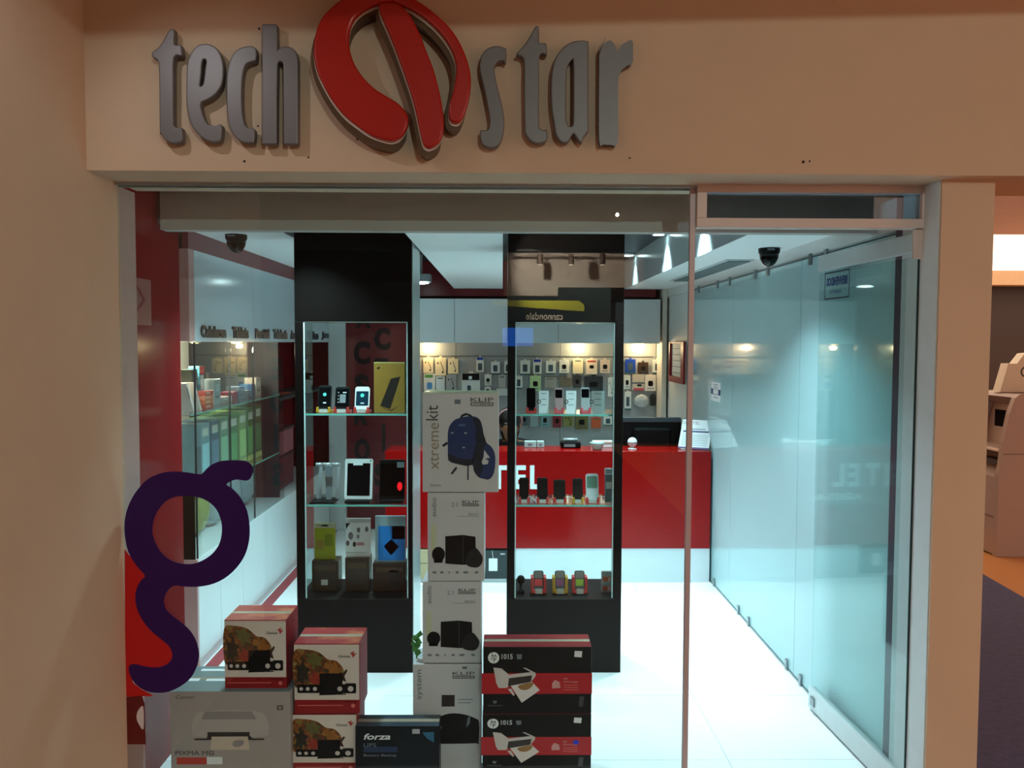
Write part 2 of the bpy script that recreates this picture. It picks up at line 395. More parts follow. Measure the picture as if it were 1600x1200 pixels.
# ------------------------------------------------------------------ facade opposite (seen only as a reflection)
ow = struct('wall_front', 'facade across the mall mirrored in the dark glass', (0, -7.8, 0))
m_obeige = mk('pale_facade_panel', (214, 200, 182), 0.7)
m_obrown = mk('dark_facade_brown', (26, 18, 14), 0.7, spec=.2)
box('lower_panel', m_obrown, ow, -5, 6, -8.0, -7.82, 0, 2.42)
box('upper_panel', m_obeige, ow, 0.02, 2.3, -8.0, -7.8, 2.42, 3.12)
box('brown_panel', m_obrown, ow, -5, 0.02, -8.0, -7.8, 2.42, 3.12)
box('brown_panel', m_obrown, ow, 2.3, 6, -8.0, -7.8, 2.42, 3.12)
box('soffit_blocker', m_obrown, ow, -5, 6, -8.0, -7.7, 3.12, 5.2)  # extended upward, unseen, to block the bright world from the window reflection
box('dark_step', m_obrown, ow, 0.9, 6, -7.86, -7.78, 2.36, 2.56)
sg = thing('shop_sign', 'black and lime shop sign on the facade across the mall', 'sign', (0.5, -7.78, 2.1))
fo = Fr((0, -7.77, 0), (-1, 0, 0), (0, 0, 1))
box('sign_board', m_black, sg, -0.2, 1.35, -7.82, -7.77, 1.95, 2.36)
shape('lime_stripe', [(-1.33, 2.17), (-1.33, 2.27), (-1.25, 2.345), (0.18, 2.345), (0.18, 2.27)], fo, .004, mk('lime_glow_print', (206, 206, 30), 0.5, emit=0.6), sg)  # self-glow added so the stripe shows in the reflection
text('lettering', 'cannondale', fo, (-0.98, 2.03, -0.38, 2.15), mk('cream_glow_print', (238, 222, 196), 0.5, emit=1.6), sg, 0.0, .003, bold=.01)  # glow put into the letters so the mirrored word reads
bl = thing('light_box', 'blue glowing light box on the facade across the mall', 'sign', (0.25, -7.79, 1.6))
box('box_frame', m_black, bl, -.03, .53, -7.82, -7.78, 1.57, 1.93)
box('lit_face', mk('blue_lit_face', (20, 110, 240), .4, emit=4.0), bl, 0, .5, -7.78, -7.775, 1.6, 1.90)
tl = thing('light_track', 'ceiling track carrying three spot lamps across the mall', 'light', (0.9, -7.2, 3.1))
box('track', m_black, tl, 0.2, 2.0, -7.26, -7.22, 3.08, 3.11)
for x in (0.58, 1.07, 1.56):
    MB().cyl((x, -7.24, 2.88), (x, -7.24, 3.04), .045).cyl((x, -7.24, 3.04), (x, -7.24, 3.08), .012).build('lamp_head', mk('bronze_lamp', (92, 70, 56), 0.5), tl)
    MB().cyl((x, -7.24, 2.872), (x, -7.24, 2.88), .036).build('lamp_lens', mk('lit_lamp_lens', (255, 236, 206), 0.4, emit=6), tl)
# ------------------------------------------------------------------ shop name on the fascia
m_letter = mk('brushed_grey_letter', (106, 102, 102), 0.42, metal=0.3, noise=0.05, nscale=9)
def T(pts, ox, oy, s): return [(ox + u / s, oy + v / s) for u, v in pts]
A_ = (220, 20, 5.218); B_ = (740, 20, 5.218)
LET = {
 't1': (A_, [[(238,132),(268,130),(273,175),(274,255),(322,258),(332,300),(330,350),(268,365),(264,600),(264,880),(270,920),(290,935),(325,932),(338,960),(338,1030),(320,1055),(270,1065),(225,1055),(190,1030),(160,985),(150,940),(145,480),(130,385),(95,365),(85,335),(100,310),(140,280),(180,225),(215,160)]]),
 'e': (A_, [[(520,250),(570,258),(620,290),(655,350),(672,430),(670,520),(655,590),(610,660),(550,705),(490,735),(495,790),(515,860),(545,905),(585,918),(620,915),(640,905),(660,920),(660,970),(650,1035),(620,1055),(560,1050),(500,1020),(440,960),(400,890),(378,800),(368,700),(370,500),(378,400),(410,320),(460,265)],
             [(515,378),(528,390),(525,430),(508,560),(495,590),(480,585),(490,500),(498,400)]]),
 'c': (A_, [[(885,268),(920,275),(940,300),(938,380),(905,398),(870,410),(845,440),(828,520),(822,650),(825,800),(838,880),(855,920),(880,938),(910,938),(928,960),(922,1050),(905,1060),(850,1060),(800,1040),(750,990),(715,910),(700,810),(695,650),(700,500),(720,400),(760,320),(820,280)]]),
 'h': (A_, [[(985,95),(995,88),(1097,88),(1110,98),(1112,200),(1114,298),(1135,281),(1160,273),(1190,272),(1215,276),(1240,288),(1262,312),(1275,345),(1281,385),(1282,700),(1281,1064),(1273,1072),(1170,1072),(1161,1064),(1160,600),(1158,420),(1150,402),(1137,396),(1122,400),(1114,415),(1109,700),(1107,1064),(1098,1072),(992,1072),(984,1064),(985,600)]]),
 's': (B_, [[(160,270),(210,268),(255,285),(268,300),(262,400),(240,390),(205,392),(180,415),(170,450),(185,560),(215,680),(240,790),(250,890),(240,990),(215,1060),(175,1095),(130,1100),(85,1085),(60,1050),(52,960),(100,955),(120,940),(130,900),(125,830),(105,720),(80,600),(55,500),(48,420),(65,340),(110,290)]]),
 't2': (B_, [[(505,108),(530,108),(536,160),(537,238),(590,245),(597,290),(595,340),(540,345),(535,600),(535,900),(545,940),(570,955),(595,950),(602,1000),(595,1040),(550,1062),(500,1062),(460,1040),(425,990),(415,930),(410,600),(408,380),(355,340),(352,325),(390,285),(440,220),(480,150)]]),
 'a': (B_, [[(800,235),(870,222),(925,228),(938,250),(937,500),(937,800),(938,920),(938,960),(900,1010),(882,1062),(850,1035),(815,985),(780,1040),(740,1060),(700,1040),(670,990),(655,900),(635,780),(630,600),(640,460),(670,360),(730,280)],
             [(800,385),(812,395),(814,600),(812,860),(805,915),(785,922),(765,900),(755,800),(758,520),(770,430)]]),
 'r': (B_, [[(1105,235),(1135,255),(1160,322),(1190,312),(1215,270),(1260,242),(1288,236),(1290,320),(1288,400),(1250,420),(1205,455),(1180,500),(1170,560),(1168,800),(1166,1050),(1120,1065),(1060,1060),(1035,1040),(1033,700),(1035,345),(1022,325),(1060,270)]]),
}
LLAB = {'t1': 'raised grey letter t that begins the word tech', 'e': 'raised grey letter e of the word tech', 'c': 'raised grey letter c of the word tech',
        'h': 'raised grey letter h that ends the word tech', 's': 'raised grey letter s that begins the word star', 't2': 'raised grey letter t of the word star',
        'a': 'raised grey letter a of the word star', 'r': 'raised grey letter r that ends the word star'}
YL = YFAS - 0.045
for k, (fr_, loops) in LET.items():
    lps = [pxl(T(l, *fr_), YL) if k == 'h' else cr(pxl(T(l, *fr_), YL), 3) for l in loops]
    o = shape('sign_letter', lps, front(YFAS - 0.012), 0.032, m_letter, None, 0.0, bevel=0.004)
    for p in o.data.polygons: p.use_smooth = False
    props(o, LLAB[k], 'letter', 'raised letters of the shop name')
    us = [p[0] for p in lps[0]]; vs_ = [p[1] for p in lps[0]]
    sx_ = min(us) + (max(us) - min(us)) * {'t1': .42, 't2': .42}.get(k, .2); sz_ = (min(vs_) + max(vs_)) / 2 if k != 's' else min(vs_) + (max(vs_) - min(vs_)) * .72
    MB().box(sx_ - .005, sx_ + .005, YFAS - 0.013, YFAS + .002, sz_ - .005, sz_ + .005).build('stand_off', m_alu, o)
# red emblem between the words
RING = [(360,-55),(270,-10),(200,40),(120,120),(75,210),(50,320),(50,430),(75,540),(120,640),(190,760),(280,870),(380,950),(470,1010),(560,1045),(640,1060),(700,1035),(745,970),(758,900),(740,840),(680,775),(600,725),(500,660),(420,580),(360,490),(325,400),(312,310),(325,210),(360,140),(420,85),(500,45),(560,28),(640,20),(700,40),(780,75),(880,140),(970,220),(1050,320),(1100,420),(1118,520),(1108,610),(1092,690),(1068,770),(1062,850),(1075,905),(1110,925),(1145,915),(1180,860),(1210,760),(1225,660),(1225,560),(1200,450),(1150,330),(1080,220),(980,120),(880,40),(780,-20),(680,-60),(560,-85),(450,-80)]
BAR = [(540,60),(548,32),(600,24),(670,28),(730,70),(790,150),(850,270),(900,400),(950,530),(990,680),(1015,820),(1025,920),(1015,1020),(985,1080),(930,1115),(890,1108),(865,1070),(840,960),(810,820),(770,680),(700,480),(640,320),(580,180),(550,110)]
em = thing('emblem', 'red swoosh emblem with bronze sides between the two sign words', 'emblem', V(615, 110, YFAS))
m_emred = mk('red_acrylic', (164, 17, 5), 0.28, coat=0.15, noise=0.05, nscale=3)
m_bronze = mk('bronze_return', (86, 60, 36), 0.35, metal=0.3)
m_rim = mk('white_trim_edge', (226, 214, 200), 0.4)
for nm, lp_, st in (('ring', RING, 0.0), ('bar', BAR, 0.006)):
    L = cr(pxl(T(lp_, 480, 0, 4.8), YFAS - 0.08), 4)
    Lb = [(x - 0.013, z - 0.019) for x, z in L]
    b_ = shape(nm, Lb, front(YFAS + .001), 0.058 + st, m_bronze, em)
    Lr = [(x - 0.0035, z - 0.0045) for x, z in L]
    shape('rim', Lr, front(YFAS - 0.057 - st), 0.006, m_rim, b_)
    shape('face', L, front(YFAS - 0.063 - st), 0.022, m_emred, b_, 0.0, bevel=0.007)
# ------------------------------------------------------------------ stickers on the window
m_purple = mk('purple_vinyl', (48, 10, 84), 0.4, spec=.3, noise=0.04)
m_redvin = mk('red_vinyl', (190, 8, 14), 0.4, noise=0.06, nscale=5)
G_O = [(517,75),(512,105),(495,122),(455,118),(428,128),(418,138),(440,152),(470,185),(495,235),(505,300),(500,360),(480,415),(440,465),(390,500),(330,518),(270,520),(225,516),(200,532),(185,562),(187,592),(202,617),(240,647),(280,682),(305,725),(315,770),(308,815),(285,860),(250,890),(205,912),(160,918),(110,908),(75,882),(55,847),(52,822),(62,811),(80,811),(120,820),(160,822),(195,810),(213,788),(213,765),(200,740),(170,715),(130,680),(100,640),(82,600),(76,560),(82,525),(98,495),(112,478),(80,440),(50,390),(36,320),(38,260),(55,205),(85,155),(125,115),(170,95),(220,88),(270,91),(318,98),(332,90),(358,65),(400,48),(470,46),(500,53)]
G_I = [(140,310),(148,260),(175,215),(210,188),(255,180),(300,182),(345,198),(380,230),(398,275),(400,320),(388,365),(360,400),(320,425),(280,435),(235,430),(195,412),(165,380),(148,345)]
gt = lambda l: T(l, 180, 700, 2.4)
fg = front(YG)
red = shape('window_sticker', pxl(gt([(36,380),(75,430),(112,478),(100,540),(130,640),(200,700),(222,775),(200,825),(120,835),(60,830),(66,880),(100,905),(145,930),(38,932)]), YG), fg, .0006, m_redvin, None, 0.0)
props(red, 'bright red vinyl patch behind the tail of the purple letter g', 'sticker')
gs = shape('window_sticker', [cr(pxl(gt(G_O), YG), 3), cr(pxl(gt(G_I), YG), 3)], fg, .0008, m_purple, None, .0007)
props(gs, 'big purple lower-case g vinyl sticker on the window', 'sticker')
ps = thing('window_sticker', 'dark red sticker with a white half disc below the purple g', 'sticker', V(210, 1125, YG))
shape('red_sheet', pxl([(196, 1089), (222, 1087), (226, 1100), (228, 1163), (195, 1163)], YG), fg, .0006, mk('dark_red_vinyl', (96, 8, 12), 0.4), ps, .0)
shape('white_disc', pxl(cr([(224, 1104), (224.4, 1139), (217, 1131), (213.5, 1121), (216, 1110)], 3), YG), fg, .0004, mk('white_vinyl', (210, 196, 196), 0.5), ps, .0006)
pw_ = shape('window_sticker', pxl([(195, 1163.5), (224, 1163.5), (224, 1235), (195, 1235)], YG), fg, .0006, mk('pale_vinyl', (146, 128, 124), 0.5), None)
props(pw_, 'plain pale sticker under the dark red one', 'sticker')
# mirrored sheet with a diamond, a reflection painted onto the red return wall
po = thing('poster_reflection', 'painted reflection of a pink sheet with a dark diamond outline', 'poster_reflection', (LW, 3.03, 1.8))
fw = Fr((LW - 0.003, 0, 0), (0, 1, 0), (0, 0, 1))
y0 = 3.013; y1 = VX(237, 470, LW).y; z0 = VX(225, 508, LW).z; z1 = VX(225, 436, LW).z
shape('sheet', rect(y0, z0, y1, z1), fw, .0008, mk('pink_reflection', (150, 92, 86), 0.5), po)
ym, zm, hw, hh = y0 + .001, (z0 + z1) / 2 + .01, (y1 - y0) * .6, (z1 - z0) * .3
shape('diamond_outline', [[(ym, zm - hh), (ym + hw, zm), (ym, zm + hh)], [(ym, zm - hh * .78), (ym + hw * .75, zm), (ym, zm + hh * .78)]], fw, .0006, m_redband, po, .0009)
# door sign (reads from inside) and small label on the partition
fd = Fr((hx, YG, 0), (math.sin(ang) * -1, math.cos(ang), 0), (0, 0, 1))
fd = Fr((hx, YG, 0), (math.sin(ang), -math.cos(ang), 0), (0, 0, 1))
def DP(px, py):
    d = RC @ Vector(((px - 800) / F, -(py - 600) / F, -1.0)); n = fd.N
    p = Vector((0, 0, EYE)) + d * ((fd.O - Vector((0, 0, EYE))).dot(n) / d.dot(n)); r = p - fd.O
    return (r.dot(fd.U), r.dot(fd.V))
m_bluep = mk('blue_print', (10, 44, 104), 0.5)
a, b, c, d_ = DP(1291, 427), DP(1330, 419), DP(1330, 464), DP(1290, 469)
ds = thing('door_sign', 'clear blue-lettered welcome sticker on the open glass door', 'sign', fd.O + fd.U * a[0] + fd.V * a[1])
u0, u1 = a[0], b[0]; zt, zb = (a[1] + b[1]) / 2, (c[1] + d_[1]) / 2
t_ = .006
shape('border', [rect(u0, zb, u1, zt), rect(u0 + t_, zb + t_, u1 - t_, zt - t_)], fd, .0004, mk('navy_print', (16, 40, 64), 0.5), ds, .0055)
text('lettering', 'BIENVENIDOS', fd, (u0 + .018, zb + (zt - zb) * .48, u1 - .018, zb + (zt - zb) * .80), m_bluep, ds, .0055, .0004, mirror=True, bold=.05)
text('small_lettering', 'ABIERTO', fd, (u0 + .05, zb + (zt - zb) * .2, u1 - .07, zb + (zt - zb) * .32), m_bluep, ds, .0055, .0004, mirror=True)
fp = Fr((1.45, 0, 0), (0, -1, 0), (0, 0, 1))
q0, q1 = VX(1111.5, 600, 1.45), VX(1126, 600, 1.45)
zz0, zz1 = VX(1118, 627, 1.45).z, VX(1118, 597, 1.45).z
st = thing('wall_label', 'small white sticker with a navy band on the pale green partition', 'sticker', (1.45, q0.y, zz0))
m_paper = mk('white_paper', (230, 236, 238), 0.6, noise=0.02)
m_navy = mk('navy_ink', (24, 44, 104), 0.5)
shape('sheet', rect(-q0.y, zz0, -q1.y, zz1), fp, .0005, m_paper, st)
hh = zz1 - zz0
shape('navy_band', rect(-q0.y, zz0 + hh * .35, -q1.y, zz0 + hh * .64), fp, .0004, m_navy, st, .0005)
cy = -(q0.y + q1.y) / 2; ww = q0.y - q1.y
shape('hand_mark', rrect(cy - ww * .28, zz0 + hh * .38, cy + ww * .28, zz0 + hh * .62, hh * .06), fp, .0003, m_paper, st, .001)
for k, zf in enumerate((.86, .74, .2)):
    shape('print_line', rect(cy - ww * .22, zz0 + hh * (zf - .02), cy + ww * .22, zz0 + hh * (zf + .02)), fp, .0003, mk('grey_ink', (110, 120, 130), 0.6), st, .0006)
# framed notice
n0, n1 = VX(1049, 560, 1.45).y, VX(1072, 560, 1.45).y
nz0, nz1 = VX(1060, 598, 1.45).z, VX(1060, 534, 1.45).z
nf = thing('framed_notice', 'red-framed white notice on the side wall behind the counter', 'notice', (1.45, n0, nz0))
m_redfr = mk('red_frame', (150, 26, 40), 0.4)
shape('frame', [rect(-n0, nz0, -n1, nz1), rect(-n0 + .04, nz0 + .05, -n1 - .10, nz1 - .015)], fp, .02, m_redfr, nf, .003)
sh = shape('sheet', rect(-n0, nz0, -n1, nz1), fp, .003, m_paper, nf, 0)
for k in range(5):
    z = nz1 - .06 - .05 * k
    shape('print_line', rect(-n0 + .08, z, -n1 - .16, z + .006), fp, .0006, mk('grey_ink', (110, 120, 130), 0.6), nf, .003)
# ------------------------------------------------------------------ dome cameras, downlights, vent
def dome(px, py, Y, label, CE):
    v = V(px, py, Y); t = thing('dome_camera', label, 'camera', (v.x, v.y, CE), 'ceiling dome cameras')
    s = Y * 16 / F
    MB().lathe((v.x, v.y, CE), [(s * 1.02, 0), (s * 1.02, -s * .35), (s * .95, -s * .5)]).build('base', m_black, t, True)
    MB().lathe((v.x, v.y, CE), [(s * .93, -s * .5), (s * .86, -s * 1.0), (s * .62, -s * 1.45), (s * .35, -s * 1.68), (s * .08, -s * 1.75)]).build('dome', mk('smoked_dome', (6, 7, 8), 0.15, spec=.25), t, True)
    shape('label_plate', rect(v.x - s * .5, CE - s * .28, v.x + s * .2, CE - s * .12), front(v.y - s * 1.03), .001, mk('grey_ink', (110, 120, 130), 0.6), t)
def ceilY(px, py, z): return VZ(px, py, z).y
dome(369, 369, ceilY(369, 367, CE), 'black dome camera on the ceiling above the phone-category cabinet', CE)
dome(1202, 387, ceilY(1202, 388, CM), 'black dome camera on the ceiling near the glass partition', CM)
vt = thing('ceiling_vent', 'long grey slotted air vent in the white shop ceiling', 'vent', (1.3, 5.5, CM))
p = [VZ(*q, CM) for q in ((1135, 405), (1182, 406), (1073, 439), (1040, 440))]
vx0, vx1, vy0, vy1 = p[0].x, min(p[1].x, 1.43), p[0].y, 6.3
MB().box(vx0, vx1, vy0, vy1, CM - .006, CM + .004).build('frame', mk('vent_frame', (190, 200, 202), 0.5), vt)
m_ventd = mk('vent_slat', (96, 112, 114), 0.5)
for k in range(9):
    x = vx0 + .02 + k * (vx1 - vx0 - .04) / 8.5
    box('slat', m_ventd, vt, x, x + .014, vy0 + .03, vy1 - .03, CM - .011, CM - .005)
m_lens = mk('lit_downlight_lens', (240, 255, 255), 0.3, emit=14, ecol=(225, 255, 255))
m_hous = mk('downlight_housing', (196, 206, 208), 0.35, metal=0.3)
dl = thing('downlight', 'square white ceiling spotlight hanging by the display tower', 'light', (-0.68, 6.95, 2.15), 'shop spotlights')
box('housing', m_hous, dl, -.76, -.60, 6.87, 7.03, 2.155, 2.22, .006)
box('stem', m_hous, dl, -.69, -.67, 6.94, 6.96, 2.22, CE + .19)
MB().lathe((-.68, 6.95, 2.145), [(.05, .012), (.062, 0.0), (.03, -.004)]).build('lens', m_lens, dl, True)
for x, y, lb in ((1.02, 4.45, 'round lit downlight in the dark ceiling tray, first behind the bulkhead'), (1.02, 5.45, 'round lit downlight in the dark ceiling tray over the counter'), (1.02, 6.75, 'round lit downlight in the dark ceiling tray near the back wall')):
    t = thing('downlight', lb, 'light', (x, y, CE + .19), 'shop spotlights')
    MB().lathe((x, y, CE + .19), [(.055, 0), (.055, -.012), (.045, -.018)]).build('ring', m_hous, t, True)
    MB().lathe((x, y, CE + .19), [(.042, -.012), (.034, -.021), (.01, -.022)]).build('lens', m_lens, t, True)
# ------------------------------------------------------------------ display towers
YT0, YT1 = 4.07, 4.43
m_side = mk('grey_side_panel', (170, 186, 188), 0.25)
def px_x(px, Y): return V(px, 600, Y).x
def px_z(py, Y): return V(800, py, Y).z
SH = [px_z(648, YT0), px_z(791, YT0), px_z(935, YT0)]; WT = px_z(503, YT0)
def tower(name, label, x0, x1, wl_, wr_, side):
    t = thing(name, label, 'showcase', ((x0 + x1) / 2, YT0, 0), 'black display towers behind the window')
    box('base', m_blackbase, t, x0, x1, YT0, YT1, 0, SH[2] - .004, .003)
    box('header', m_blackgloss, t, x0, x1, YT0, YT1, WT, CE - .002, .003)
    for a, b in ((x0, wl_), (wr_, x1)):
        box('post', m_blackgloss, t, a, b, YT0, YT0 + .03, SH[2] - .004, WT, .002)
    if side: box('side_panel', m_side, t, x1, x1 + .004, YT0 + .004, YT1 - .01, .02, CE - .004)
    for z in SH[:2]:
        s = box('shelf', m_glass2, t, x0 + .02, x1 - .012, YT0 + .034, YT1 - .034, z - .008, z)
        box('shelf_edge', m_glassedge, s, x0 + .02, x1 - .012, YT0 + .031, YT0 + .034, z - .009, z + .0005)
    m_sg = glass('tinted_side_glass', (.62, .74, .72), .05)
    box('side_pane', m_sg, t, x0 + .008, x0 + .013, YT0 + .034, YT1 - .034, SH[2], WT - .002)
    box('side_pane', m_sg, t, x1 - .010, x1 - .005, YT0 + .034, YT1 - .034, SH[2], WT - .002)
    f = box('front_pane', glass('low_glare_glass', (.96, .99, .985), .004), t, wl_ + .001, wr_ - .001, YT0 + .008, YT0 + .014, SH[2], WT - .001)
    for a, b in ((wl_ + .001, wl_ + .006), (wr_ - .006, wr_ - .001)):
        box('pane_edge', mk('pale_pane_edge', (190, 222, 218), 0.25), f, a, b, YT0 + .006, YT0 + .016, SH[2], WT)
    box('pane_edge', mk('pale_pane_edge', (190, 222, 218), 0.25), f, wl_, wr_, YT0 + .006, YT0 + .016, WT - .006, WT - .001)
    return t
LX0, LX1 = px_x(461, YT0), px_x(644, YT0); RX0, RX1 = px_x(793, YT0), px_x(974, YT0)
tower('display_tower', 'black display tower with tablets and blister packs on its glass shelves', LX0, LX1, px_x(474, YT0), px_x(637, YT0), True)
tower('display_tower', 'black display tower with rows of small mobile phones on its glass shelves', RX0, RX1, px_x(805, YT0), px_x(961, YT0), False)
# ---- contents
YC = YT0 + 0.10
def slab(parent, name, fr, lo, t, mat, bev=.0015): return shape(name, lo, fr, t, mat, parent, 0, bevel=bev)
def lean(cx, y, z, deg, yaw=0):
    """frame standing on (cx,y,z), leaning back by deg"""
    a, b = math.radians(deg), math.radians(yaw)
    R = Matrix.Rotation(b, 3, 'Z')
    return Fr((cx, y, z), R @ Vector((1, 0, 0)), R @ Vector((0, math.sin(a), math.cos(a))))
m_scr = mk('dark_screen', (6, 9, 12), 0.12, spec=.15)
m_white_p = mk('white_plastic', (224, 228, 228), 0.35)
m_redp = mk('coral_plastic', (206, 60, 54), 0.35)
m_yel = mk('yellow_plastic', (206, 150, 40), 0.4)
m_tag = mk('price_tag_card', (196, 186, 176), 0.6)
m_teal = mk('teal_icon', (70, 190, 170), 0.4, emit=0.6)
m_grey = mk('grey_plastic', (120, 124, 128), 0.4)
m_silver = mk('silver_plastic', (178, 182, 186), 0.3, metal=0.4)
def phone(label, px0, px1, pyt, shelf, body, scr, holder, extra=None, group='phones in stands on the display tower shelves', deg=16, tag=True, y=YC, scrh=(.14, .9), name='mobile_phone'):
    cx = (px_x(px0, y) + px_x(px1, y)) / 2; w_ = abs(px_x(px1, y) - px_x(px0, y)); z = SH[shelf]
    h = px_z(pyt, y) - z
    t = thing(name, label, 'phone', (cx, y, z), group)
    f0 = lean(cx, y, z + .012, deg)
    L = (h - .012) / math.cos(math.radians(deg)); b = slab(t, 'body', f0, rrect(-w_ / 2, 0, w_ / 2, L, w_ * .18), .010, body)
    f1 = lean(cx, y, z + .012, deg); f1.O = f1.O + f1.N * .0102
    sc_ = shape('screen', rrect(-w_ * .42, L * scrh[0], w_ * .42, L * scrh[1], w_ * .05), f1, .0006, scr, t)
    if extra: extra(t, f1, w_, L)
    # acrylic holder: base with two claws
    box('holder_base', holder, t, cx - w_ * .55, cx + w_ * .55, y - .024, y + .05, z, z + .012, .002)
    for s in (-1, 1):
        box('holder_claw', holder, t, cx + s * w_ * .44 - .006, cx + s * w_ * .44 + .006, y - .026, y - .016, z + .004, z + .03, .002)
    if tag:
        shape('price_tag', rect(-w_ * .3, -.002, w_ * .3, .016), Fr((cx, y - .025, z + .004), (1, 0, 0), (0, 0, 1)), .001, m_tag, t)
    return t
def ex_icon(t, f, w_, L):
    shape('screen_icon', circ(0, L * .62, w_ * .13), f, .0004, m_teal, t, .0006)
    shape('screen_icon', rect(-w_ * .1, L * .26, w_ * .14, L * .31), f, .0004, m_white_p, t, .0006)
def ex_menu(t, f, w_, L):
    for k in range(4): shape('screen_icon', rect(-w_ * .32, L * (.3 + .14 * k), -w_ * .24, L * (.34 + .14 * k)), f, .0004, m_silver, t, .0006)
    shape('screen_icon', rect(w_ * .02, L * .72, w_ * .26, L * .76), f, .0004, m_white_p, t, .0006)
    shape('screen_panel', rect(-w_ * .18, L * .3, w_ * .22, L * .66), f, .0003, m_grey, t, .0006)
phone('black smartphone with a green icon on screen in an amber stand', 496, 517, 604, 0, m_black, m_scr, m_yel, ex_icon)
phone('black smartphone showing a menu in a coral stand', 523, 546, 606, 0, m_black, m_scr, m_redp, ex_menu)
phone('white smartphone with a green icon on screen in a coral stand', 554, 577, 606, 0, m_white_p, mk('blue_screen', (14, 46, 62), 0.15), m_redp, ex_icon, scrh=(.18, .8))
def pbox(name, label, cat, rc, Y, depth, mat, parent_group=None, bev=.003, zfloor=None):
    a, b = V(rc[0], rc[1], Y), V(rc[2], rc[3], Y)
    z0_ = b.z if zfloor is None else zfloor
    t = thing(name, label, cat, ((a.x + b.x) / 2, Y + depth / 2, z0_), parent_group)
    c = box('carton', mat, t, a.x, b.x, Y, Y + depth, z0_, a.z, bev)
    return t, Face(Fr((a.x, Y, a.z), (1, 0, 0), (0, 0, 1)), b.x - a.x, a.z - z0_)
m_ochre = mk('ochre_carton', (150, 112, 40), 0.5, noise=0.1)
t, f = pbox('tablet_box', 'ochre tablet carton on the top shelf beside the white smartphone', 'box', (584, 566, 633, 647), YC - .02, .06, m_ochre, zfloor=SH[0])
f.print('tablet_picture', [(.55, .32), (.85, .28), (.52, .92), (.2, .86)], mk('dark_print', (40, 34, 30), 0.4), t)
f.print('shadow_print', [(.2, .88), (.52, .94), (.8, .86), (.55, .97)], mk('brown_print', (92, 62, 26), 0.5), t)
f.print('logo_mark', [(.08, .12), (.2, .08), (.17, .14)], mk('dark_print', (40, 34, 30), 0.4), t)
f.print('lid_edge', rect(0.0, 0.0, 1.0, .015), mk('pale_yellow', (210, 200, 120), 0.5), t)
# tablet stand on shelf 1
def tstand():
    z = SH[1]; x = lambda p: px_x(p, YC)
    t = thing('tablet_stand', 'bare grey tablet stand with three metal rollers on top', 'stand', (x(508), YC, z))
    box('base_plate', m_black, t, x(485), x(524), YC - .05, YC + .08, z, z + .010, .003)
    f0 = lean(x(511), YC + .02, z + .01, 8)
    h = px_z(727, YC) - z - .01
    shape('upright', [(-.012, 0), (.014, 0), (.022, h), (-.022, h)], f0, .008, m_grey, t)
    shape('upright', [(-.07, 0), (-.045, 0), (-.042, h), (-.055, h)], f0, .006, m_silver, t, -.03)
    shape('upright', [(.03, 0), (.045, 0), (.05, h), (.036, h)], f0, .006, m_silver, t, -.03)
    zt = z + h + .012
    for a, b in ((493, 502), (503.5, 518), (519.5, 530)):
        MB().cyl((x(a), YC - .005, zt), (x(b), YC - .005, zt), .010).build('roller', m_silver, t, True)
tstand()
def tablet(label, px0, px1, pyt, body, scr, bez, hl=None):
    y = YC; cx = (px_x(px0, y) + px_x(px1, y)) / 2; w_ = px_x(px1, y) - px_x(px0, y); z = SH[1]; h = px_z(pyt, y) - z
    t = thing('tablet', label, 'tablet', (cx, y, z), 'tablets on the middle shelf')
    box('stand_base', m_black, t, cx - w_ * .45, cx + w_ * .45, y - .04, y + .06, z, z + .012, .003)
    f0 = lean(cx, y, z + .014, 10); L = (h - .014) / math.cos(math.radians(10))
    slab(t, 'body', f0, rrect(-w_ / 2, 0, w_ / 2, L, w_ * .07), .009, body)
    f1 = lean(cx, y, z + .014, 10); f1.O = f1.O + f1.N * .0092
    shape('screen', rrect(-w_ / 2 + bez, L * .09, w_ / 2 - bez, L * .89, .003), f1, .0006, scr, t)
    if hl: hl(t, f1, w_, L)
tablet('white-framed tablet with a dark screen on a black stand', 537, 581, 719, m_white_p, m_scr, .013,
       lambda t, f, w_, L: (shape('price_sticker', rect(-w_ * .2, L * .84, w_ * .14, L * .92), f, .0006, m_paper, t, .0007), shape('camera_dot', circ(w_ * .42, L * .955, .004), f, .0006, mk('green_dot', (30, 130, 90), .4), t, .0002)))
tablet('black tablet with a red glow on its screen on a black stand', 592, 632, 720, m_black, mk('black_screen', (6, 6, 7), 0.12, spec=.15), .004,
       lambda t, f, w_, L: (shape('price_sticker', rect(w_ * .18, L * .80, w_ * .46, L * .94), f, .0006, m_grey, t, .0007), shape('screen_mark', circ(w_ * .30, L * .33, w_ * .1, 16, w_ * .17), f, .0006, mk('red_screen_glow', (230, 14, 26), .4, emit=1.0), t, .0008)))
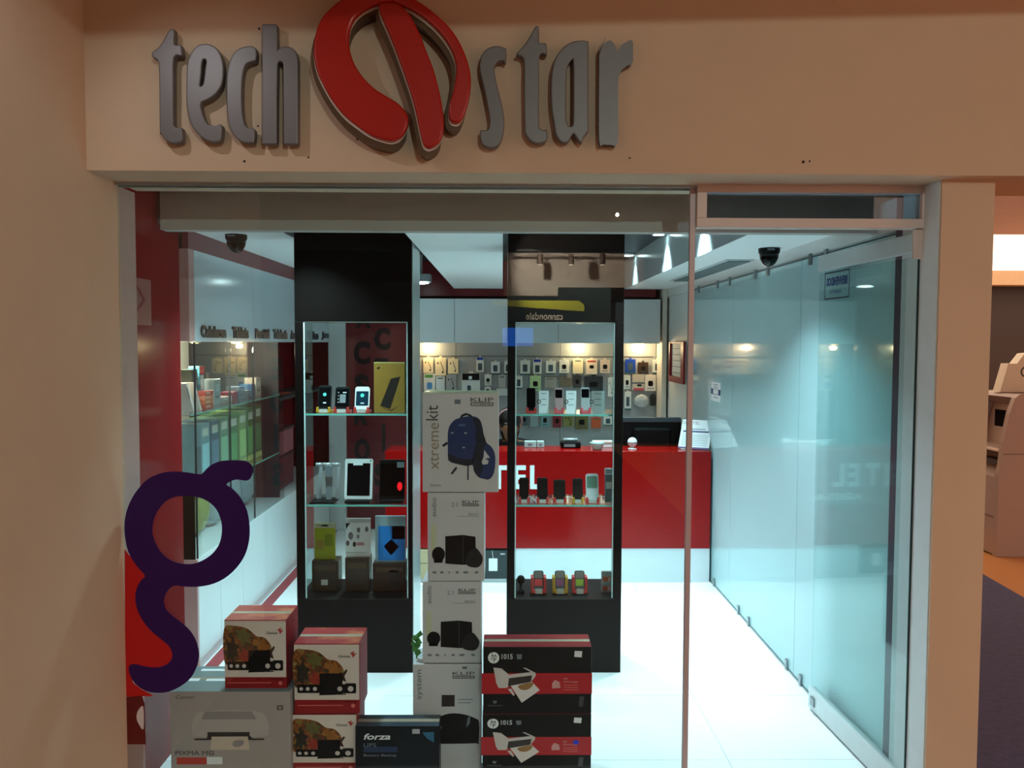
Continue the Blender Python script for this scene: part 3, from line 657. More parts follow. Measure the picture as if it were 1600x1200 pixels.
# lower compartment: three packs standing on three brown cartons
m_brown = mk('brown_shrink_carton', (58, 40, 24), 0.3, noise=0.2, nscale=8)
YB = YC + .02
for k, (a, b, c, d, lb) in enumerate([(487, 876, 529, 934, 'brown carton with a small price tag under the lime pack'), (539, 872, 577, 934, 'plain brown carton under the white dotted pack'), (582, 880, 634, 934, 'wide brown carton under the blue blister pack')]):
    t, f = pbox('stock_carton', lb, 'box', (a, b, c, d), YB, .10, m_brown, 'brown cartons in the display tower', zfloor=SH[2])
    f.print('carton_band', rect(.1, .15, .9, .32), mk('brown_print2', (84, 62, 40), 0.4), t)
    if k == 0: f.print('price_tag', rect(.35, .62, .6, .8), m_tag, t)
    if k == 2: f.print('carton_window', rect(.5, .25, .8, .85), mk('dark_print', (40, 34, 30), 0.4), t)
def blister(label, rc, col, pics, name='blister_pack', top=True, zf=None):
    t, f = pbox(name, label, 'package', rc, YB + .02, .012, mk('pk_' + name + label[:9], col, 0.35, noise=.05), 'blister packs in the display tower', .002, zf)
    for nm, pts, c in pics: f.print(nm, pts, mk('ink_%d_%d_%d' % c, c, 0.4), t)
    return t, f
zB = [px_z(876, YB), px_z(872, YB), px_z(880, YB)]
blister('lime green blister pack standing on a brown carton', (491, 818, 524, 876), (150, 148, 20),
        [('hanger_strip', rect(0, 0, 1, .12), (170, 160, 140)), ('hang_hole', rrect(.35, .03, .65, .08, .02), (228, 224, 214)), ('product_window', rrect(.08, .45, .45, .72, .04), (150, 118, 40)), ('print_block', rect(.5, .3, .9, .62), (120, 122, 14))], zf=zB[0])
blister('white pack printed with dots and a black corner on a carton', (540, 810, 579, 872), (204, 196, 190),
        [('black_corner', [(0, .12), (.18, .12), (.02, .28)], (24, 30, 32)), ('header_strip', rect(0, 0, 1, .11), (170, 164, 160)), ('dot', circ(.52, .3, .07), (92, 88, 92)), ('dot', circ(.85, .28, .07), (104, 98, 100)), ('dot', circ(.2, .45, .1), (96, 88, 92)), ('dot', circ(.5, .47, .06), (120, 112, 112)), ('dot', circ(.08, .64, .07), (96, 74, 74)), ('dot', circ(.35, .67, .07), (70, 44, 44)), ('red_print', rect(.45, .62, .75, .70), (180, 120, 116)), ('print_line', rect(0, .88, .85, .89), (120, 104, 100))], zf=zB[1])
blister('bright blue blister pack holding a black diamond gadget', (586, 806, 634, 880), (150, 170, 176),
        [('blue_card', rect(.10, .22, .97, .96), (16, 130, 214)), ('dark_blue_card', rect(.55, .22, .97, .5), (20, 90, 190)), ('gadget', [(.52, .5), (.78, .66), (.52, .86), (.28, .66)], (14, 16, 20))], zf=zB[2])
# right tower contents
for k, (px0, px1, pyt, body, scr, hold, lb) in enumerate([
    (823, 837, 607, m_black, m_scr, m_redp, 'tall black phone beside a white price card on the top shelf'),
    (867, 880, 607, mk('pink_grey_plastic', (176, 140, 140), .4), m_scr, mk('pink_plastic', (222, 84, 96), .35), 'pinkish slide phone between two white price cards'),
    (908, 922, 606, m_silver, m_scr, mk('pink_plastic', (222, 84, 96), .35), 'silver keypad phone at the end of the top shelf')]):
    phone(lb, px0, px1, pyt, 0, body, scr, hold, tag=False, scrh=(.55, .92) if k else (.1, .95))
    cx = px_x(px1 + 13, YC + .03)
    t = thing('price_card', ['white folded price card beside the tall black phone', 'white folded price card beside the pinkish phone', 'wide white folded price card beside the silver phone'][k], 'card', (cx, YC + .03, SH[0]), 'price cards on the top shelf')
    w_ = (.05, .052, .066)[k]; h = px_z(611, YC) - SH[0]
    f0 = lean(cx, YC + .03, SH[0], 6)
    shape('card', rect(-w_ / 2, 0, w_ / 2, h), f0, .0012, m_paper, t)
    for q in (.86, .6, .34): shape('print_line', rect(-w_ * .3, h * q, w_ * .25, h * q + .003), f0, .0005, mk('grey_ink', (110, 120, 130), .6), t, .0013)
    shape('ring_print', [circ(-w_ * .5, h * .5, .011), circ(-w_ * .5, h * .5, .007)], f0, .0006, mk('dark_print', (40, 34, 30), .4), t, .0013)
for k, (px0, px1, pyt, body, scr, hold, lb) in enumerate([
    (812, 827, 748, m_black, m_scr, m_redp, 'slim black phone in front of the first white letter, middle shelf'),
    (840, 857, 748, m_black, m_scr, m_redp, 'square black phone second along the middle shelf'),
    (866, 885, 751, mk('olive_black_plastic', (18, 15, 9), .4, spec=.15), m_scr, m_redp, 'wide olive-black phone in the middle of the shelf'),
    (896, 912, 749, mk('charcoal_plastic', (18, 18, 21), .4, spec=.15), m_scr, m_yel, 'charcoal phone in a yellow stand on the middle shelf'),
    (917, 937, 742, mk('silver_white_plastic', (196, 202, 206), .3), mk('green_lcd', (60, 112, 92), .3), m_redp, 'silver bar phone with a greenish screen on the middle shelf')]):
    phone(lb, px0, px1, pyt, 1, body, scr, hold, scrh=(.12, .9) if k < 4 else (.45, .9))
t = thing('modem', 'grey handheld modem in a clear tube at the shelf end', 'gadget', (px_x(952, YC), YC, SH[1]))
xx = px_x(952, YC); h = px_z(732, YC) - SH[1]
box('body', mk('grey_gadget', (96, 98, 98), .35), t, xx - .018, xx + .018, YC - .012, YC + .012, SH[1], SH[1] + h, .006)
box('cap', m_silver, t, xx - .02, xx + .02, YC - .014, YC + .014, SH[1] + h - .03, SH[1] + h + .002, .006)
shape('label', rect(xx - .015, SH[1] + h * .42, xx + .015, SH[1] + h * .62), front(YC - .0125), .0006, m_tag, t)
for k, (px0, px1, ccol, hold, lb) in enumerate([(835, 851, (206, 40, 44), m_redp, 'toy-like phone with a red keypad on the bottom shelf'), (869, 885, (140, 60, 104), m_yel, 'toy-like phone with a purple keypad on the bottom shelf'), (900, 916, (150, 172, 30), m_redp, 'toy-like phone with a lime keypad on the bottom shelf')]):
    z = SH[2]; cx = px_x((px0 + px1) / 2, YC); w_ = px_x(px1, YC) - px_x(px0, YC); L = px_z(893, YC) - z
    t = thing('mobile_phone', lb, 'phone', (cx, YC, z), 'phones in stands on the display tower shelves')
    f0 = lean(cx, YC, z + .016, 14)
    slab(t, 'body', f0, rrect(-w_ / 2, 0, w_ / 2, L - .014, w_ * .2), .012, mk('plum_black', (40, 22, 34), .3))
    f0.O = f0.O + f0.N * .0122
    shape('screen', rrect(-w_ * .4, L * .52, w_ * .4, L * .84, .004), f0, .0006, mk('grey_screen', (108, 96, 92), .2), t)
    shape('keypad', rect(-w_ * .38, L * .16, w_ * .38, L * .47), f0, .0012, mk('keypad_%d' % ccol[0], ccol, .4), t)
    for s in (-1, 1): box('side_bracket', hold, t, cx + s * w_ * .62 - .007, cx + s * w_ * .62 + .007, YC - .02, YC + .03, z, z + L * .78, .003)
    box('stand_base', hold, t, cx - w_ * .6, cx + w_ * .6, YC - .028, YC + .04, z, z + .016, .003)
    shape('price_tag', rect(cx - w_ * .34, z + .001, cx + w_ * .34, z + .028), front(YC - .029), .001, m_tag, t)
cx = px_x(815, YC)
t = thing('webcam', 'small black round-headed webcam on the bottom shelf', 'webcam', (cx, YC, SH[2]))
MB().lathe((cx, YC, SH[2]), [(.02, 0), (.02, .006), (.008, .012), (.007, .045)]).build('foot', m_black, t, True)
MB().ball((cx, YC, SH[2] + .066), .021, (1, .8, 1.1)).build('head', m_black, t, True)
t, f = pbox('small_pack', 'grey and orange memory-card pack at the bottom shelf end', 'package', (940, 893, 959, 934), YC, .02, mk('grey_card', (150, 140, 136), .4), zfloor=SH[2])
for v_ in (.25, .7):
    f.print('orange_block', rect(.1, v_, .8, v_ + .22), mk('orange_print', (200, 76, 34), .5), t)
    f.print('ring_mark', [circ(.66, v_ + .12, .15, 16, .08), circ(.66, v_ + .12, .09, 16, .05)], m_tag, t, 2)
# ------------------------------------------------------------------ counter
YK = 5.63
CZ = px_z(705, YK); KX1 = px_x(1113, YK); KX0 = -0.80
m_kred = mk('red_counter_laminate', (146, 7, 9), 0.16, coat=0.0, spec=.28, noise=0.04)
RB = px_z(857, YK)
k_ = thing('sales_counter', 'long red sales counter with white lettering and a white base', 'counter', (0.3, YK, 0))
box('front_panel', m_kred, k_, KX0, KX1, YK, YK + .04, RB, CZ, .003)
box('counter_top', m_kred, k_, KX0, KX1, YK + .04, YK + .30, CZ - .04, CZ, .003)
box('side_panel', m_kred, k_, KX1 - .03, KX1, YK + .04, YK + .55, RB, CZ - .04)
box('side_panel', m_kred, k_, KX0, KX0 + .03, YK + .04, YK + .55, RB, CZ - .04)
NX0, NX1 = px_x(655, YK), px_x(800, YK)
m_kbase = mk('white_laminate', (206, 212, 216), 0.3, noise=.02)
box('base', m_kbase, k_, NX1, KX1, YK + .006, YK + .3, 0, RB)
box('base', m_kbase, k_, KX0, NX0, YK + .006, YK + .3, 0, RB)
box('base_plinth', m_kbase, k_, NX0, NX1, YK + .006, YK + .3, 0, .028)
box('base_back', m_black, k_, NX0, NX1, YK + .28, YK + .3, .028, RB)
fk = front(YK)
def LT(nm, s, r, **k):
    a, b = V(r[0], r[3], YK), V(r[2], r[1], YK); return text(nm, s, fk, (a.x, a.z, b.x, b.z), m_white_p, k_, .0005, .004, **k)
for ch, x0, x1 in (('D', 680, 703), ('I', 709, 716), ('G', 722, 746), ('I', 752, 759), ('T', 768, 792), ('E', 803, 822), ('L', 828, 848)):
    LT('lettering', ch, (x0, 727, x1, 764), bold=.03)
LT('small_lettering', 'AGENTE AUTORIZADO', (798, 775, 962, 785), bold=.01)
# ---- things on and around the counter
def mon():
    y = 5.98; a, b = px_x(972, y), px_x(1066, y); zt, zb = px_z(652, y), CZ - .17
    t = thing('monitor', 'black computer monitor seen from behind on the counter desk', 'monitor', ((a + b) / 2, y, zb - .12))
    box('back_shell', m_black, t, a, b, y, y + .05, zb, zt, .012)
    box('back_bulge', m_black, t, a + .08, b - .08, y - .04, y, zb + .04, zt - .07, .02)
    box('stand_neck', m_black, t, (a + b) / 2 - .03, (a + b) / 2 + .03, y - .01, y + .03, zb - .11, zb + .04)
    box('stand_foot', m_black, t, (a + b) / 2 - .13, (a + b) / 2 + .13, y - .08, y + .1, zb - .12, zb - .108, .004)
    box('top_edge', mk('dark_grey_plastic', (52, 58, 62), .3), t, a + .004, b - .004, y - .004, y + .02, zt - .035, zt + .001, .004)
    return zb - .12
ZD = mon()
dk = thing('counter_desk', 'grey working shelf behind the red counter', 'desk', (.3, 6.0, 0))
box('desk_top', m_peg, dk, KX0 + .04, KX1 - .04, YK + .31, YK + .62, ZD - .03, ZD - .001)
box('desk_leg', m_peg, dk, KX0 + .04, KX0 + .08, YK + .34, YK + .6, 0, ZD - .03)
box('desk_leg', m_peg, dk, KX1 - .08, KX1 - .04, YK + .34, YK + .6, 0, ZD - .03)
# price sheet in a slanted holder
f0 = lean(V(1083, 702, YK + .10).x, YK + .10, CZ + .006, 36, -26)
sw, shh = .215, .235
t = thing('price_sheet', 'white printed price sheet in a slanted holder on the counter', 'sign', f0.O - Vector((0, 0, .006)))
shape('holder', rect(-sw / 2, 0, sw / 2, shh), f0, .003, m_white_p, t, -.003)
box('holder_foot', m_white_p, t, f0.O.x - .08, f0.O.x + .08, YK + .12, YK + .2, CZ, CZ + .006)
shape('sheet', rrect(-sw / 2, .008, sw / 2, shh, .006), f0, .0008, m_paper, t)
shape('purple_strip', rect(-sw / 2, 0, sw / 2, .012), f0, .001, mk('purple_ink', (70, 30, 104), .5), t, .0008)
text('lettering', 'DIGITEL', f0, (-sw * .46, shh * .84, sw * .08, shh * .94), mk('grey_red_ink', (140, 90, 100), .5), t, .0008, .0004)
shape('table_header', rect(-sw * .42, shh * .56, sw * .42, shh * .62), f0, .0004, m_navy, t, .0008)
shape('heading_line', rect(-sw * .26, shh * .66, sw * .3, shh * .69), f0, .0004, mk('grey_ink', (110, 120, 130), .6), t, .0008)
for k in range(7): shape('table_row', rect(-sw * .42, shh * (.10 + .06 * k), sw * .42, shh * (.125 + .06 * k)), f0, .0004, mk('pale_grey_ink', (170, 184, 190), .6), t, .0008)
# small things along the counter top
def onc(name, label, cat, px, dy, w_, d, h, mat, build=None):
    x = px_x(px, YK + dy); t = thing(name, label, cat, (x, YK + dy, CZ))
    if build: build(t, x, YK + dy)
    else: box('body', mat, t, x - w_ / 2, x + w_ / 2, YK + dy - d / 2, YK + dy + d / 2, CZ, CZ + h, min(.004, h / 3))
    return t
def crystal(t, x, y):
    MB().lathe((x, y, CZ), [(.03, 0), (.03, .006), (.012, .012), (.01, .022)]).build('foot', m_white_p, t, True)
    MB().ball((x, y, CZ + .05), .034).build('globe', mk('pearl_globe', (226, 236, 238), .08, coat=.5), t, True)
    MB().lathe((x, y, CZ + .05), [(.035, -.004), (.0352, .004)]).build('band', m_silver, t, True)
onc('desk_globe', 'small shiny pale globe ornament at the counter edge by the monitor', 'ornament', 989, .12, 0, 0, 0, None, crystal)
def bowl(t, x, y):
    MB().lathe((x, y, CZ), [(.03, 0), (.036, .01), (.05, .045), (.052, .05)]).build('bowl', mk('pale_green_bowl', (178, 222, 214), .2), t, True)
    MB().box(x - .028, x + .03, y - .02, y + .02, CZ + .05, CZ + .056).build('card_stack', m_paper, t)
onc('candy_bowl', 'pale green bowl holding cards on the red counter top', 'bowl', 934, .10, 0, 0, 0, None, bowl)
def dev(t, x, y):
    box('body', m_black, t, x - .07, x + .07, y - .05, y + .05, CZ, CZ + .045, .01)
    MB().cyl((x - .05, y, CZ + .055), (x + .05, y, CZ + .055), .012).build('handset', m_silver, t, True)
    box('keypad', m_grey, t, x - .05, x + .03, y - .052, y - .05, CZ + .01, CZ + .03)
onc('card_terminal', 'dark desk phone with a shiny handset on the counter', 'phone', 892, .21, 0, 0, 0, None, dev)
def papers(t, x, y):
    box('block', m_white_p, t, x - .09, x + .09, y - .03, y + .03, CZ, CZ + .03, .003)
    box('lid', mk('cream_plastic', (214, 206, 188), .5), t, x - .08, x + .1, y - .034, y + .034, CZ + .03, CZ + .045, .003)
onc('paper_tray', 'long cream paper tray on the counter beside the bowl', 'tray', 944, .24, 0, 0, 0, None, papers)
for q, (px, wd) in enumerate(((829, .085), (845, .05))):
    t = onc('small_carton', ['pale open carton on the counter next to the seated person', 'smaller pale carton beside the open carton on the counter'][q], 'box', px, .22, wd, .05, .045, mk('pale_carton', (176, 196, 192), .5))
    x = px_x(px, YK + .22)
    shape('print', rect(x - wd * .2, CZ + .012, x + wd * .15, CZ + .03), front(YK + .195), .0008, m_grey, t)
# dark case and beige carton in the niche under the counter
t, f = pbox('storage_case', 'dark green-black case with a hanging paper tag under the counter', 'box', (752, 860, 797, 910), YK - .005, .16, mk('dark_green_case', (24, 40, 42), .3), zfloor=.028)
f.print('paper_tag', rect(.26, .28, .56, .72), m_paper, t)
f.print('tag_string', [(.36, 0), (.38, 0), (.42, .28), (.40, .28)], m_silver, t)
f.print('clasp', rect(.66, .1, .82, .15), m_silver, t)
t, f = pbox('beige_carton', 'small beige carton stack seen behind the speaker boxes', 'box', (656.5, 859, 690, 909), YK - .005, .16, mk('beige_carton', (186, 170, 132), .6), zfloor=.028)
f.print('seam', rect(0, .45, 1, .47), mk('brown_print2', (84, 62, 40), .4), t)
# ------------------------------------------------------------------ cabinets on the back wall
YBK = 7.30
uc = thing('wall_cabinet', 'long white wall cabinet over the peg boards behind the counter', 'cabinet', (.3, YBK, 1.66))
bz0, bz1 = px_z(536, YBK), px_z(467, YBK)
xs = [-0.80, px_x(710, YBK), px_x(793, YBK), px_x(872, YBK), px_x(1031, YBK)]
box('cabinet_body', m_white, uc, xs[0], xs[-1], YBK + .02, 7.56, bz0 + .004, bz1)
m_wdoor = mk('white_gloss_door', (232, 242, 248), .15, noise=.02)
for a, b in zip(xs, xs[1:]):
    MB().box(a + .0025, b - .0025, YBK, YBK + .018, bz0, bz1, .002).build('door', m_wdoor, uc)
m_warm = mk('lit_warm_lens', (255, 214, 150), .4, emit=9, ecol=(255, 200, 120))
for px in (668, 905, 1000):
    x = px_x(px, 7.45)
    MB().lathe((x, 7.45, bz0 + .004), [(.03, 0), (.03, -.008), (.02, -.012)]).build('puck_lamp', m_warm, uc)
    light('puck_light', 'POINT', (x, 7.47, bz0 - .035), 2.6, WARM, None, .02)
# ------------------------------------------------------------------ packs on the back wall
YP = 7.54
PACK = []
def ordn(k): return ['first', 'second', 'third', 'fourth', 'fifth', 'sixth', 'seventh', 'eighth', 'ninth', 'tenth', 'eleventh', 'twelfth', 'thirteenth', 'fourteenth', 'fifteenth', 'sixteenth', 'seventeenth', 'eighteenth'][k]
W_ = (226, 230, 226); CRM = (240, 226, 188)
rows = {
 'top': [((661, 559, 677, 583), CRM, 'wire'), ((680, 559, 697, 587), CRM, 'wire'), ((700, 561, 716, 584), CRM, 'wire'), ((744, 558, 756, 581), W_, 'bluetop'), ((767, 565, 781, 585), W_, 'phone'), ((788, 564, 797, 585), W_, 'phone'),
         ((813, 563, 828, 586), W_, 'phone'), ((833, 561, 846, 584), W_, 'bluetop'), ((853, 564, 868, 585), W_, 'phone'), ((874, 562, 889, 583), W_, 'chip'), ((895, 561, 911, 584), CRM, 'plain'), ((916, 561, 933, 585), (236, 218, 196), 'redtop'), ((938, 562, 953, 583), (232, 210, 196), 'chip'),
         ((977, 561, 993, 584), (24, 66, 168), 'phone'), ((997, 566, 1013, 584), (60, 44, 34), 'chip'), ((1020, 562, 1034, 584), W_, 'phone')],
 'middle': [((662, 584, 680, 611), W_, 'greenblue'), ((681, 588, 695, 612), (206, 222, 228), 'plain'), ((697, 585, 713, 612), (150, 160, 166), 'wire'), ((722, 583, 750, 614), W_, 'blacktop'), ((757, 585, 768, 602), W_, 'chip'), ((757, 604, 767, 615), W_, 'chip'), ((779, 586, 790, 610), (190, 196, 196), 'plain'),
            ((805, 587, 816, 608), W_, 'phone'), ((828, 587, 845, 611), (190, 224, 170), 'chip'), ((851, 590, 869, 606), (160, 160, 156), 'plain'), ((875, 590, 893, 604), (120, 112, 96), 'plain'), ((896, 586, 908, 606), (64, 62, 62), 'chip'), ((913, 588, 942, 612), (44, 50, 56), 'chip'), ((950, 590, 958, 620), W_, 'wire'),
            ((975, 586, 985, 608), W_, 'chip'), ((988, 585, 1007, 610), (206, 196, 184), 'redbase'), ((1008, 586, 1025, 611), (238, 232, 224), 'chip')],
 'bottom': [((813, 645, 825, 665), (90, 110, 116), 'chip'), ((828, 645, 841, 667), (160, 176, 180), 'plain'), ((845, 645, 858, 667), (120, 160, 166), 'chip'), ((864, 646, 877, 668), (140, 24, 40), 'chip'), ((880, 647, 896, 667), (130, 128, 70), 'wire'), ((899, 647, 919, 671), (110, 104, 62), 'chip'), ((924, 652, 939, 669), (196, 90, 50), 'plain'), ((943, 650, 957, 665), W_, 'phone'),
            ((976, 612, 986, 641), W_, 'phone'), ((990, 616, 1014, 637), (150, 156, 160), 'bag'), ((1016, 617, 1025, 634), (22, 24, 26), 'plain'), ((1026, 612, 1040, 635), (160, 162, 160), 'bag')],
}
CN = {'wire': 'cable', 'bluetop': 'blue-topped phone', 'phone': 'phone-case', 'chip': 'charger', 'plain': 'plain', 'redtop': 'red-topped charger', 'greenblue': 'green and blue', 'blacktop': 'black-topped', 'redbase': 'red-based', 'bag': 'bubble'}
def colname(c):
    if c == CRM: return 'cream'
    r, g, b = c
    if max(c) < 70: return 'black'
    if b > r * 2: return 'blue'
    if r > g * 2.2: return 'dark red'
    if r > g * 1.7: return 'orange'
    if min(c) > 200: return 'white'
    if abs(r - g) < 14 and b < r * .7: return 'olive'
    return 'grey'
def pack(rc, col, kind, label, Y=YP):
    a, b = V(rc[0], rc[1], Y), V(rc[2], rc[3], Y); w_, h = b.x - a.x, a.z - b.z; d = .012 if kind != 'blacktop' else .06
    Y0 = Y - d + .012
    t = thing('hanging_pack', label, 'package', ((a.x + b.x) / 2, Y, b.z), 'packages hanging on the back peg boards')
    fr = Fr((a.x, Y0, a.z), (1, 0, 0), (0, 0, 1)); f = Face(fr, w_, h)
    if kind == 'bag':
        MB().ball(((a.x + b.x) / 2, Y - .012, (a.z + b.z) / 2), .5, (w_, .05, h), 6).build('bubble', mk('clear_plastic_bag', (190, 196, 200), .12, coat=.5, noise=.4, nscale=40), t, True)
        box('card', mk('pack_%d_%d_%d' % col, col, .4), t, a.x + w_ * .2, b.x - w_ * .2, Y + .008, Y + .014, a.z - h * .15, a.z, .001)
        return
    box('card', mk('pack_%d_%d_%d' % col, col, .4), t, a.x, b.x, Y0, Y0 + d, b.z, a.z, .002)
    MB().box(a.x + w_ * .38, b.x - w_ * .38, Y0 + d - .004, Y0 + d, a.z - .002, a.z + .014, .001).build('hang_tab', mk('pack_%d_%d_%d' % col, col, .4), t)
    MB().cyl(((a.x + b.x) / 2, Y0 + d - .03, a.z + .009), ((a.x + b.x) / 2, 7.566, a.z + .009), .002, n=6).build('peg_hook', m_steel, t)
    g = mk('dark_slate_print', (64, 84, 96), .4); k = mk('ink_black', (14, 14, 16), .5, spec=.2)
    if kind == 'phone': f.print('phone_window', rrect(.26, .28, .74, .78, .06), g, t); f.print('base_strip', rect(0, .9, 1, 1), mk('green_slate', (60, 100, 96), .4), t)
    elif kind == 'bluetop': f.print('blue_header', rect(.08, .02, .92, .2), mk('royal_blue', (26, 60, 170), .4), t); f.print('phone_window', rrect(.25, .42, .78, .9, .06), g, t)
    elif kind == 'chip': f.print('charger_picture', rrect(.28, .36, .72, .7, .1), k, t); f.print('print_line', rect(.2, .82, .8, .86), g, t)
    elif kind == 'wire':
        f.print('cable_print', [(.45, .2), (.5, .2), (.8, .7), (.75, .72)], k, t); f.print('plug_print', circ(.25, .3, .06), k, t); f.print('plug_print', circ(.7, .8, .07), k, t)
    elif kind == 'plain': f.print('print_line', rect(.2, .1, .8, .16), g, t)
    elif kind == 'redtop': f.print('red_header', rect(.12, .1, .88, .2), mk('red_ink', (176, 50, 44), .4), t); f.print('charger_picture', rrect(.3, .4, .7, .62, .08), k, t)
    elif kind == 'redbase': f.print('red_base', rect(.1, .86, .95, 1), mk('pink_red_ink', (206, 70, 90), .4), t); f.print('charger_picture', rrect(.4, .62, .75, .74, .04), k, t); f.print('shade_band', rect(0, .5, 1, .58), g, t)
    elif kind == 'greenblue': f.print('green_header', rect(.1, .05, .8, .22), mk('green_ink', (80, 150, 60), .4), t); f.print('blue_picture', rrect(.28, .5, .75, .88, .12), mk('sky_ink', (70, 140, 206), .4), t)
    elif kind == 'blacktop':
        f.print('black_lid', rect(.02, 0, .98, .34), k, t); f.print('price_sticker', rect(.38, .14, .56, .3), m_paper, t, 2); f.print('product_picture', rrect(.3, .6, .5, .88, .06), g, t)
for rn, lst in rows.items():
    for k, (rc, col, kd) in enumerate(lst):
        pack(rc, col, kd, '%s %s pack, %s along the %s row of the back wall' % (colname(col), CN[kd], ordn(k), rn))
sl = thing('wall_shelf', 'short white shelf jutting from the peg board near the tower', 'shelf', (px_x(788, YP), YP, px_z(618, YP)))
box('shelf_board', m_white_p, sl, px_x(776, YP), px_x(801, YP), YP - .10, 7.565, px_z(618, YP - .1), px_z(609, YP - .1), .004)
box('shelf_lip', m_white_p, sl, px_x(776, YP), px_x(801, YP), YP - .106, YP - .10, px_z(618, YP - .1), px_z(607, YP - .1), .002)
# ------------------------------------------------------------------ red accessories panel at the back left
ap = thing('accessories_board', 'red display board with dark staggered letters and a white post', 'sign', (-1.1, 7.28, 0))
ax0, ax1 = px_x(541, 7.28), -0.80
box('board', m_redband, ap, ax0, ax1, 7.28, 7.32, 0, CE)
box('white_post', m_white, ap, px_x(514, 7.25), ax0, 7.22, 7.34, 0, CE, .006)
fa = front(7.28)
m_dkl = mk('charcoal_letter', (44, 18, 22), .5)
def AL(ch, x0, y0, x1, y1):
    a, b = V(x0, y1, 7.28), V(x1, y0, 7.28); text('lettering', ch, fa, (a.x, a.z, b.x, b.z), m_dkl, ap, .0, .006, bold=.05)
for ch, x0, y0, x1, y1 in (('A', 556, 488, 580, 512), ('C', 585, 512, 610, 547), ('C', 553, 533, 578, 570), ('E', 585, 560, 607, 594), ('S', 554, 585, 577, 620), ('O', 585, 610, 608, 645), ('R', 553, 632, 575, 664), ('I', 597, 662, 602, 705), ('O', 554, 685, 578, 722), ('S', 585, 724, 606, 760)):
    AL(ch, x0, y0, x1, y1)
# ------------------------------------------------------------------ long glass cabinet along the left wall
XC = -1.515
YA, YE, YZ = 4.10, 5.75, 7.22
cb = thing('glass_cabinet', 'long white wall cabinet with glass doors and phone-category lettering', 'cabinet', (XC - .2, 5.5, 0))
ctop, cz = 2.10, 1.652
m_cgl = mk('white_gloss_laminate', (206, 222, 230), .12, noise=.02)
ys = [YA, 5.06, 6.2, YZ]
for a, b in zip(ys, ys[1:]): box('fascia_panel', m_cgl, cb, XC - .018, XC, a + .002, b - .002, cz, ctop)
m_endp = mk('pinkish_end_panel', (190, 150, 146), .35)
box('end_panel', m_endp, cb, -1.80, XC - .019, YA - .07, YA, cz, ctop)
box('end_corner', m_endp, cb, XC - .018, XC, YA - .07, YA, cz, ctop)
box('top_panel', m_white, cb, -2.2, XC - .018, YA, YZ, ctop - .02, ctop)
box('light_shelf', m_white, cb, -2.2, XC - .018, YA, YZ, cz, cz + .02)
box('red_frieze', m_redband, cb, XC - .03, XC, YA - .07, 7.28, ctop, CE)
m_base = mk('white_base_laminate', (226, 238, 240), .25, noise=.02)
BZ = .555
ys = [YA, 4.42, 4.80, 5.30, 5.85, 6.5, YZ]
for a, b in zip(ys, ys[1:]): box('base_panel', m_base, cb, XC - .018, XC, a + .002, b - .002, .05, BZ)
box('base_top', m_base, cb, -2.2, XC, YA, YZ, BZ, BZ + .012)
box('base_end', m_endp, cb, -1.80, XC, YA - .02, YA, 0, BZ + .012)
box('lower_end', m_black, cb, -1.80, XC - .012, YA - .012, YA, BZ + .012, .89)
box('plinth', m_base, cb, XC - .03, XC - .004, YA, YZ, 0, .05)
m_cback = mk('cream_cabinet_back', (226, 224, 214), .5)
box('back_panel', m_cback, cb, -2.195, -2.17, YA, YE, BZ + .012, cz)
box('niche_back', m_redband, cb, -1.86, -1.83, YE + .02, YZ, BZ + .012, cz)
box('divider', m_dark, cb, -2.17, XC - .04, YE, YE + .02, BZ + .012, cz)
for z in (1.29, .89):
    s = box('shelf', m_glass2, cb, -2.16, XC - .03, YA + .01, YE - .004, z - .008, z)
    box('shelf_edge', m_glassedge, s, XC - .033, XC - .030, YA + .01, YE - .004, z - .008, z)
ys = [YA, 4.62, 5.06, YE]
m_cg = glass('cabinet_glass', (.94, .97, .97), .04)
for a, b in zip(ys, ys[1:]):
    g = box('glass_door', m_cg, cb, XC - .008, XC - .002, a + .003, b - .003, BZ + .014, cz - .002)
    box('door_edge', m_dark, g, XC - .010, XC, a, a + .003, BZ + .014, cz - .002)
box('glass_end', m_cg, cb, -1.80, XC - .012, YA - .006, YA, .89, cz - .002)
fc = Fr((XC, 0, 0), (0, 1, 0), (0, 0, 1))
m_blk = mk('black_letter', (16, 30, 38), .4)
for s, p0, p1, yt in (('Celulares', 313, 352, 508), ('Tablets', 362, 387, 510), ('Portátil', 398, 420, 513), ('Telefonía', 426, 448, 514), ('Accesorios', 453, 476, 516), ('Video', 480, 497, 517), ('Juegos', 502, 525, 518)):
    ya, yb = VX(p0, 520, XC).y, VX(p1, 520, XC).y
    zt = VX(p0, yt, XC).z; text('lettering', s, fc, (ya, 1.672, yb, zt), m_blk, cb, .0003, .006, bold=.06)
# red floor stripe along the cabinet
stp = box('floor_stripe', mk('red_floor_vinyl', (150, 40, 48), .3), None, XC + .004, XC + .072, 3.6, 7.2, 0, .002); props(stp, 'red stripe running along the floor beside the white cabinet', 'stripe', kind='structure')
for y in (4.4, 5.25): light('cabinet_light', 'POINT', (-1.72, y, 1.60), 9, (1, .84, .62), None, .02)
for y, lb in ((4.6, 'round puck lamp under the cabinet light shelf, nearer the window'), (5.3, 'round puck lamp under the cabinet light shelf, nearer the orange box')):
    t = thing('puck_lamp', lb, 'lamp', (-1.70, y, cz), 'cabinet puck lamps')
    MB().lathe((-1.70, y, cz), [(.03, 0), (.03, -.006), (.025, -.008)]).build('ring', m_steel, t)
    MB().lathe((-1.70, y, cz), [(.024, -.006), (.016, -.010)]).build('lens', m_warm, t)
